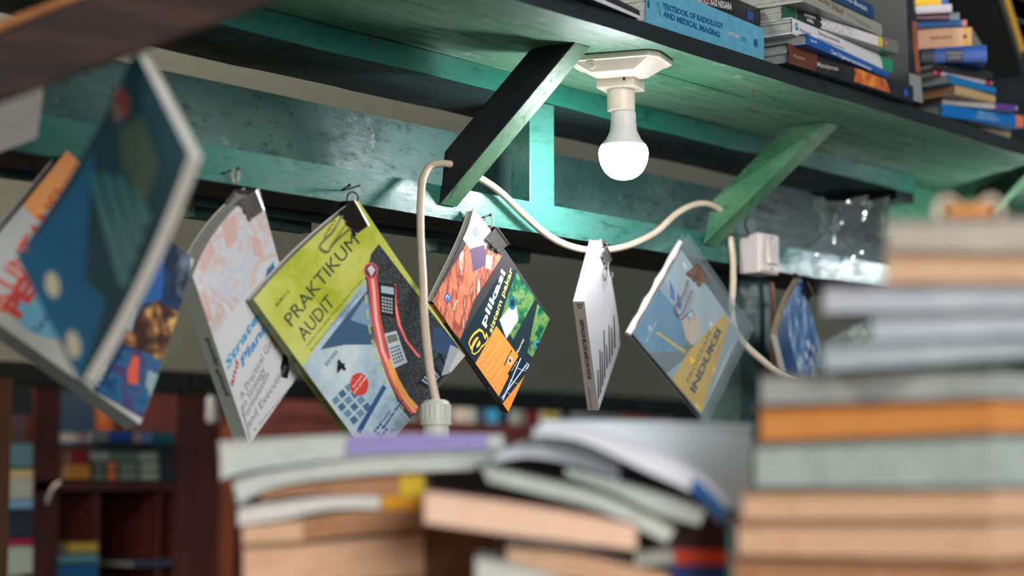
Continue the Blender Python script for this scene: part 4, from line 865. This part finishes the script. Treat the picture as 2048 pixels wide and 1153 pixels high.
pbook('bottom book of the left foreground pile below the frame edge', [(470, 1172), (600, 1172), (720, 1170), (860, 1168)], [(470, 1292), (600, 1292), (720, 1292), (860, 1292)], 1.48, 1.50, M['page_tan'], ct, gA)
pbook('dull brown book between the left and middle foreground piles', [(812, 1030), (900, 1040), (1000, 1060)], [(812, 1296), (900, 1296), (1000, 1296)], 1.53, 1.53, M['page_brown'], I((110, 88, 78)), gA)
# middle pile
pbook('plastic-wrapped white book draped over the top of the middle foreground pile', [(1066, 856), (1160, 852), (1300, 898), (1400, 946), (1462, 1010)], [(1066, 872), (1160, 882), (1290, 942), (1390, 990), (1440, 1046)], 1.42, 1.40, M['white_gloss'], M['white_gloss'], gB, [(.72, 1, .35, 1, I((30, 96, 160), .3), 'blue_corner')])
pbook('pale blue plastic-wrapped magazine behind the draped white book', [(1080, 842), (1250, 842), (1400, 846), (1506, 850)], [(1080, 862), (1250, 920), (1400, 960), (1500, 1060)], 1.52, 1.52, I((222, 232, 238), .3), I((222, 232, 238), .3), gB, cat='magazine', name='magazine', deep=.10)
pbook('glossy white pamphlet under the draped white book', [(985, 912), (1060, 880), (1150, 888), (1240, 925)], [(985, 925), (1060, 915), (1150, 930), (1240, 960)], 1.46, 1.44, M['white_gloss'], M['white_gloss'], gB, cat='pamphlet', name='pamphlet')
pbook('bowed book with pale page edges in the middle foreground pile', [(1130, 935), (1230, 960), (1330, 990), (1415, 1020)], [(1130, 950), (1225, 985), (1320, 1030), (1400, 1052)], 1.44, 1.41, M['page_pale'], cg, gB)
pbook('drooping grey paperback in the middle foreground pile', [(955, 925), (1080, 955), (1200, 985), (1300, 1030), (1352, 1058)], [(975, 965), (1080, 990), (1200, 1022), (1290, 1066), (1335, 1088)], 1.42, 1.39, M['page_pale'], I((120, 128, 122)), gB)
pbook('thick peach-edged hardback with maroon cover in the middle foreground pile', [(846, 978), (1000, 998), (1150, 1022), (1276, 1048)], [(846, 1050), (1000, 1072), (1150, 1090), (1276, 1104)], 1.38, 1.38, mott('peach_page_edges', [(226, 190, 164), (238, 206, 182)], 40), I((76, 24, 36)), gB)
pbook('maroon-covered book behind the peach-edged hardback', [(1276, 1040), (1380, 1040), (1456, 1042)], [(1276, 1096), (1380, 1098), (1456, 1100)], 1.44, 1.44, I((60, 20, 32), .5), I((60, 20, 32), .5), gB)
pbook('tan book low in the middle foreground pile', [(1010, 1090), (1150, 1106), (1250, 1128), (1340, 1150)], [(1010, 1130), (1150, 1160), (1250, 1180), (1340, 1196)], 1.40, 1.38, M['page_tan'], ct, gB)
pbook('pale grey paperback at the bottom left of the middle foreground pile', [(950, 1114), (1040, 1132), (1150, 1166)], [(950, 1190), (1040, 1195), (1150, 1200)], 1.37, 1.37, M['page_pale'], cg, gB)
pbook('book with orange-red spine low in the middle foreground pile', [(1268, 1100), (1360, 1100), (1456, 1102)], [(1268, 1132), (1360, 1130), (1456, 1130)], 1.43, 1.43, M['page_pale'], cg, gB, [(.45, 1, 0, 1, I((226, 70, 36)), 'orange_spine')])
pbook('book with royal blue spine under the orange-red spined one', [(1340, 1132), (1400, 1132), (1456, 1132)], [(1340, 1196), (1400, 1196), (1456, 1196)], 1.43, 1.43, I((20, 70, 150)), I((20, 70, 150)), gB)
pbook('support book of the middle foreground pile below the frame edge', [(940, 1202), (1200, 1202), (1456, 1200)], [(940, 1308), (1200, 1308), (1456, 1306)], 1.42, 1.42, M['page_brown'], ct, gB)
# right pile: near face up to the corner at x=1985, then the side face
def cbook(label, x0, y0, y1, yr0, yr1, page, cov, seg=None, xc=1985, d0=1.34, d1=1.24, tilt=0):
    A0, A1 = atD(x0, y0, d0), atD(x0, y1, d0); B0, B1 = atD(xc, yr0, d1), atD(xc, yr1, d1)
    ex = (B0-A0); ex.z = 0; ex.normalize(); dn = Vector((-ex.y, ex.x, 0)); dn = dn if dn.dot(FH) > 0 else -dn
    dn = (dn+ex*.15)*.20
    n = 12
    def S_(u, v, k): return A0.lerp(B0, u).lerp(A1.lerp(B1, u), v)+dn*k
    root = thing('book', S_(.5, 1, .5), label, 'book', gC)
    c0 = .05; m = MB(); g = lambda f, a, b: m.grid(f, a, b, page)
    U = lambda u: .012+.976*u; V = lambda v: c0+(1-2*c0)*v; K_ = lambda k: .012+.97*k
    g(lambda u, v: S_(U(u), V(v), .012), n, 4); g(lambda u, v: S_(U(u), V(0), K_(v)), n, 4); g(lambda u, v: S_(U(u), V(1), K_(v)), n, 4); g(lambda u, v: S_(U(0), V(u), K_(v)), 3, 4); g(lambda u, v: S_(U(1), V(u), K_(v)), 3, 4)
    m.build('page_block', root)
    m = MB()
    for v0, v1 in ((0, c0), (1-c0, 1)):
        P = [S_(0, v1, 0), S_(1, v1, 0), S_(1, v0, 0), S_(0, v0, 0), S_(0, v1, 1), S_(1, v1, 1), S_(1, v0, 1), S_(0, v0, 1)]; m.hexa(P, cov)
    m.hexa([S_(0, 0, .99), S_(1, 0, .99), S_(1, 1, .99), S_(0, 1, .99), S_(0, 0, 1), S_(1, 0, 1), S_(1, 1, 1), S_(0, 1, 1)], cov)
    m.build('cover', root)
    return root
gr = M['page_grey']
cbook('topmost grey-beige book of the tall right foreground pile', 1768, 440, 502, 430, 508, mott('warm_grey_edges', [(172, 162, 152), (196, 186, 174)], 50), I((150, 144, 136)), xc=2120, d0=1.28)
cbook('tan-edged book second from the top of the tall right foreground pile', 1766, 506, 568, 512, 566, M['page_tan'], ct, xc=2120, d0=1.28)
cbook('lavender-grey book third from the top, sticking out left of the tall right foreground pile', 1640, 572, 628, 570, 620, mott('lavender_grey_edges', [(174, 176, 186), (198, 200, 208)], 50), I((140, 142, 150)), xc=2100, d0=1.30)
cbook('silver-grey book fourth from the top of the tall right foreground pile', 1738, 632, 684, 624, 668, mott('silver_grey_edges', [(172, 180, 188), (196, 204, 210)], 50), I((150, 158, 164)), xc=2100, d0=1.28)
cbook('silver-grey book above the dark gap in the tall right foreground pile', 1640, 688, 744, 672, 716, mott('blue_grey_edges', [(160, 170, 176), (184, 194, 198)], 50), I((88, 98, 108)), xc=2080, d0=1.29)
cbook('dull grey book resting on the orange-edged book of the tall right foreground pile', 1512, 748, 812, 738, 796, mott('dull_grey_edges', [(148, 154, 152), (176, 180, 176)], 50), I((104, 114, 114)))
cbook('orange-edged book in the middle of the tall right foreground pile', 1512, 816, 884, 799, 864, M['page_orange'], I((170, 110, 56)))
cbook('thick grey-green book under the orange-edged one in the tall right foreground pile', 1500, 888, 978, 868, 976, mott('green_grey_edges', [(152, 166, 160), (178, 190, 184)], 50), I((112, 124, 120)))
cbook('peach-edged book below the thick grey-green one in the tall right foreground pile', 1476, 984, 1042, 980, 1040, M['page_tan'], I((170, 138, 112)))
cbook('yellowed book near the bottom of the tall right foreground pile', 1466, 1046, 1112, 1044, 1122, M['page_tan'], I((160, 124, 96)))
cbook('lowest visible brown-edged book of the tall right foreground pile', 1456, 1116, 1210, 1126, 1222, M['page_brown'], I((120, 90, 70)))
cbook('bottom book of the tall right foreground pile below the frame edge', 1456, 1214, 1325, 1226, 1358, M['page_brown'], I((120, 90, 70)))
m = MB(); rnd = random.Random(11); a = atD(1895, 424, 1.30)
for k in range(2):
    c = a+RT*.014*k*2; m.tube([c+(RT*math.cos(t)+UP*math.sin(t)*1.25)*.007+FW*.002*math.sin(3*t) for t in [j*math.pi/8 for j in range(16)]], .0024, I((214, 196, 180), .3), 8, closed=True)
m.tube([a, a+RT*.028], .005, M['page_orange'], 8)
tag(m.build('tape_roll', smooth=True), 'small roll of pale tape on top of the tall right pile', 'tape')

# transparent bag hanging by the right end of the rail
m = MB(); rnd = random.Random(5)
def bag(u, v):
    p = onY(1632+150*u, 398+120*v, YB-.03); return p+Vector((0, 1, 0))*(.012*math.sin(u*9+v*2)*math.cos(v*7)+.006*math.sin(u*31+v*17)) + Vector((.004*math.sin(v*19), 0, .004*math.sin(u*14)))
m.grid(bag, 30, 24, M['plastic']); o = m.build('plastic_bag', smooth=True); tag(o, 'crumpled clear plastic bag hanging above the right end of the rail', 'bag')
# nails in the underside
for k, (x, y) in enumerate(((1505, 180), (1848, 282), (741, 72))):
    c = onZ(x, y, ZS); m = MB(); m.tube([c+Vector((0, 0, .004)), c-Vector((0, 0, .008))], .0010, M['rust'], 6); m.tube([c-Vector((0, 0, .008)), c-Vector((-.005, .002, .009))], .0010, M['rust'], 6)
    tag(m.build('nail'), ('bent rusty nail in the shelf underside right of the bulb', 'small nail in the shelf underside at the right', 'nail head in the shelf underside at upper left')[k], 'nail')

# ------------------------------------------------------------------ background bookcase and shelves
YK = 3.22
bc = thing('bookcase', (onY(200, 960, YK).x, YK, 0), 'maroon stained wooden bookcase in the left background', 'bookcase')
def pnl(nm, x0, y0, x1, y1, mat, yy=YK, deep=.28, par=bc, lab=None):
    a = onY(x0, y1, yy); b = onY(x1, y0, yy); m = MB(); m.box((a.x, yy, min(a.z, b.z)), (b.x, yy+deep, max(a.z, b.z)), mat); return m.build(nm, par, label=lab)
def vpanel(nm, x0, x1, mat, z0, z1, yy=YK, deep=.28, par=bc):
    a = onY(x0, 960, yy); b = onY(x1, 960, yy); m = MB(); m.box((a.x, yy, z0), (b.x, yy+deep, z1), mat); return m.build(nm, par)
TOP = CZ+.20
vpanel('side_panel', 68, 118, M['maroon_wood'], 0, TOP, deep=.03); vpanel('side_panel', 350, 440, M['maroon_wood'], 0, TOP)
pnl('shelf_board', 70, 963, 352, 983, M['maroon_wood']); 
a = onY(118, 960, YK); b = onY(350, 960, YK)
m = MB(); m.box((a.x-.3, YK+.28, 0), (b.x+.02, YK+.30, TOP), M['void_wood']); m.build('back_panel', bc)
vpanel('divider', 193, 201, M['maroon_wood'], CZ-.60, CZ-.03); vpanel('divider', 316, 324, M['maroon_wood'], CZ-.60, CZ-.03)
m = MB(); m.box((a.x, YK, CZ-.27), (b.x, YK+.28, CZ-.25), M['maroon_wood']); m.build('shelf_board', bc)
pnl('upright_board', 118, 735, 192, 962, I((18, 42, 60), .6), yy=YK+.14, deep=.02, lab='dark blue board'); pnl('backing_sheet', 196, 745, 352, 962, M['rust_wood'], yy=YK+.20, deep=.01, lab='orange-brown board')
def bgbook(x0, y0, x1, y1, c_, lab, yy=YK-.01, deep=.2, grp='books in the background', title=None):
    a = onY(x0, y1, yy); b = onY(x1, y0, yy); z0, z1 = min(a.z, b.z), max(a.z, b.z); root = thing('book', ((a.x+b.x)/2, yy, z0), lab, 'book', grp)
    cv = I(c_, .4); vert = (z1-z0) > (b.x-a.x)
    m = MB()
    if vert:
        i = (b.x-a.x)*.12; m.box((a.x+i, yy+.004, z0+.003), (b.x-i, yy+deep-.004, z1-.003), M['page_grey']); m.build('page_block', root)
        m = MB(); m.box((a.x, yy, z0), (b.x, yy+.003, z1), cv); m.box((a.x, yy+.003, z0), (a.x+i*.9, yy+deep, z1), cv); m.box((b.x-i*.9, yy+.003, z0), (b.x, yy+deep, z1), cv)
    else:
        i = (z1-z0)*.12; m.box((a.x+.003, yy+.004, z0+i), (b.x-.003, yy+deep-.004, z1-i), M['page_grey']); m.build('page_block', root)
        m = MB(); m.box((a.x, yy, z0), (b.x, yy+.003, z1), cv); m.box((a.x, yy+.003, z0), (b.x, yy+deep, z0+i*.9), cv); m.box((a.x, yy+.003, z1-i*.9), (b.x, yy+deep, z1), cv)
    if title:
        for f0, f1, c2 in title: m.box((a.x+(b.x-a.x)*f0, yy-.001, z0+(z1-z0)*.12), (a.x+(b.x-a.x)*f1, yy, z1-(z1-z0)*.12), I(c2, .4))
    m.build('cover', root)
lg = (176, 186, 172)
bgbook(182, 865, 348, 886, (30, 110, 130), 'blue and teal book on top of the stack in the maroon bookcase', title=[(.0, .2, (150, 150, 160)), (.2, .5, (36, 80, 190)), (.5, .58, (220, 170, 150)), (.58, .72, (130, 150, 220))])
bgbook(196, 887, 350, 903, (26, 40, 44), 'dark book second in the stack in the maroon bookcase')
bgbook(180, 904, 346, 924, (34, 48, 44), 'dark green book with pale lettering third in the maroon bookcase stack', title=[(0, .22, lg), (.24, .55, (120, 134, 118)), (.57, .8, lg)])
bgbook(184, 925, 348, 943, (34, 48, 44), 'dark green book fourth in the maroon bookcase stack', title=[(.02, .14, (110, 124, 108)), (.18, .28, (226, 140, 70)), (.32, .54, (130, 144, 130)), (.58, .8, lg)])
bgbook(184, 944, 348, 962, (34, 48, 44), 'dark green book at the bottom of the maroon bookcase stack', title=[(.02, .14, (110, 124, 108)), (.18, .28, (226, 140, 70)), (.32, .54, (130, 144, 130)), (.58, .8, lg)])
bgbook(140, 900, 178, 928, (150, 26, 48), 'small crimson book beside the stack in the maroon bookcase'); bgbook(132, 930, 180, 958, (206, 140, 50), 'small amber book under the crimson one in the maroon bookcase', deep=.15)
bgbook(138, 1086, 196, 1106, (198, 166, 66), 'mustard book in the lower left cell of the maroon bookcase')
bgbook(120, 1108, 197, 1128, (96, 150, 156), 'pale teal book under the mustard one in the maroon bookcase'); bgbook(118, 1129, 197, 1170, (26, 96, 150), 'blue book at the bottom of the lower left cell of the maroon bookcase')
bgbook(268, 1120, 345, 1136, (52, 66, 84), 'slate blue book in the lower middle cell of the maroon bookcase')
for y0, y1, c_, lab in ((742, 780, (150, 156, 152), 'pale grey'), (784, 830, (96, 90, 94), 'dim grey'), (888, 932, (110, 150, 160), 'pale cyan'), (934, 940, (30, 110, 90), 'slim green'), (941, 956, (220, 200, 140), 'cream yellow'), (957, 998, (190, 194, 180), 'off-white'), (1000, 1018, (130, 176, 210), 'sky blue'), (1022, 1076, (40, 48, 58), 'charcoal'), (1079, 1092, (170, 30, 70), 'crimson'), (1094, 1150, (176, 184, 172), 'pale sage')):
    bgbook(12, y0, 66, y1, c_, lab+' book in the stack between the dark post and the maroon bookcase', yy=3.1)
vp = onY(-40, 960, 2.75); vq = onY(20, 960, 2.75); m = MB(); m.box((vp.x, 2.75, 0), (vq.x, 2.80, CZ+.17), M['brown_post']); tag(m.build('wooden_post'), 'dark brown wooden post at the lower left edge', 'post')
# rope end hanging on the shelf lip, small pale tag
m = MB(); m.tube(smoothpath([onY(x, y, YK-.02) for x, y in ((120, 966), (108, 975), (98, 992), (94, 1008))], 5), .004, I((190, 170, 160)), 8); tag(m.build('twine', smooth=True), 'pale twine end hanging over the maroon shelf board', 'twine')
pnl('rear_post', 432, 850, 470, 1300, M['rust_wood'], yy=YK+.05, deep=.1)
# middle shelf: row of spines
ms = thing('wall_shelf', (onY(900, 870, 3.5).x, 3.5, 0), 'low dark red shelf row in the middle background', 'shelf')
pnl('shelf_board', 470, 866, 1500, 880, M['maroon_wood'], yy=3.45, par=ms); pnl('back_panel', 470, 806, 1500, 866, M['maroon_wood'], yy=3.74, deep=.02, par=ms)
pnl('front_rail', 560, 806, 845, 822, M['maroon_wood'], yy=3.44, deep=.02, par=ms)
for s_x in (480, 1500):
    vpanel('support', s_x, s_x+14, M['maroon_wood'], 0, CZ+.10, yy=3.5, deep=.2, par=ms)
xx = 846; cols = [(150, 156, 146, 'sage'), (176, 180, 168, 'off-white'), (120, 126, 120, 'ash grey'), (186, 176, 160, 'cream'), (164, 170, 160, 'pale grey'), (60, 70, 84, 'slate'), (60, 150, 190, 'bright blue'), (30, 44, 66, 'navy'), (160, 166, 156, 'pale olive'), (110, 120, 110, 'moss'), (110, 26, 32, 'dark red'), (190, 190, 180, 'ivory'), (190, 166, 60, 'yellow'), (170, 180, 172, 'misty')]
ws = [20, 24, 18, 26, 18, 22, 24, 22, 18, 14, 28, 8, 26, 26]
for (r, g, b, nm), w_ in zip(cols, ws): bgbook(xx, 812+random.randint(-2, 5), xx+w_-1, 864, (r, g, b), nm+' upright spine on the low dark red shelf in the middle background', yy=3.46, deep=.15); xx += w_
bgbook(1118, 808, 1232, 822, (176, 184, 178), 'pale book lying at the right of the low dark red shelf', yy=3.46); bgbook(1122, 824, 1236, 844, (160, 172, 170), 'pale blue-grey book under the pale one on the low shelf', yy=3.46)
bgbook(1118, 845, 1300, 864, (120, 126, 130), 'grey book at the base of the lying pile on the low shelf', yy=3.46); bgbook(1240, 828, 1298, 844, (206, 140, 130), 'pink book on the lying pile on the low shelf', yy=3.46)
bgbook(1344, 838, 1440, 864, (90, 84, 86), 'dim grey book at the far right of the low shelf', yy=3.46)
bgbook(566, 784, 690, 803, (200, 190, 176), 'cream book lying on the dark red rail behind the hanging books', yy=3.46); bgbook(600, 850, 664, 864, (226, 96, 44), 'small orange book on the low dark red shelf', yy=3.46); bgbook(500, 846, 596, 864, (110, 112, 112), 'grey book left of the small orange one on the low shelf', yy=3.46)
m = MB(); c = onY(425, 815, 3.15)
m.lathe(c, [(.001, -.035), (.012, -.033), (.015, -.02), (.012, -.004), (.014, .012), (.010, .024), (.001, .026)], I((216, 212, 206), .3), 16); tag(m.build('ornament', smooth=True), 'small white rounded knob beside the maroon bookcase', 'ornament')
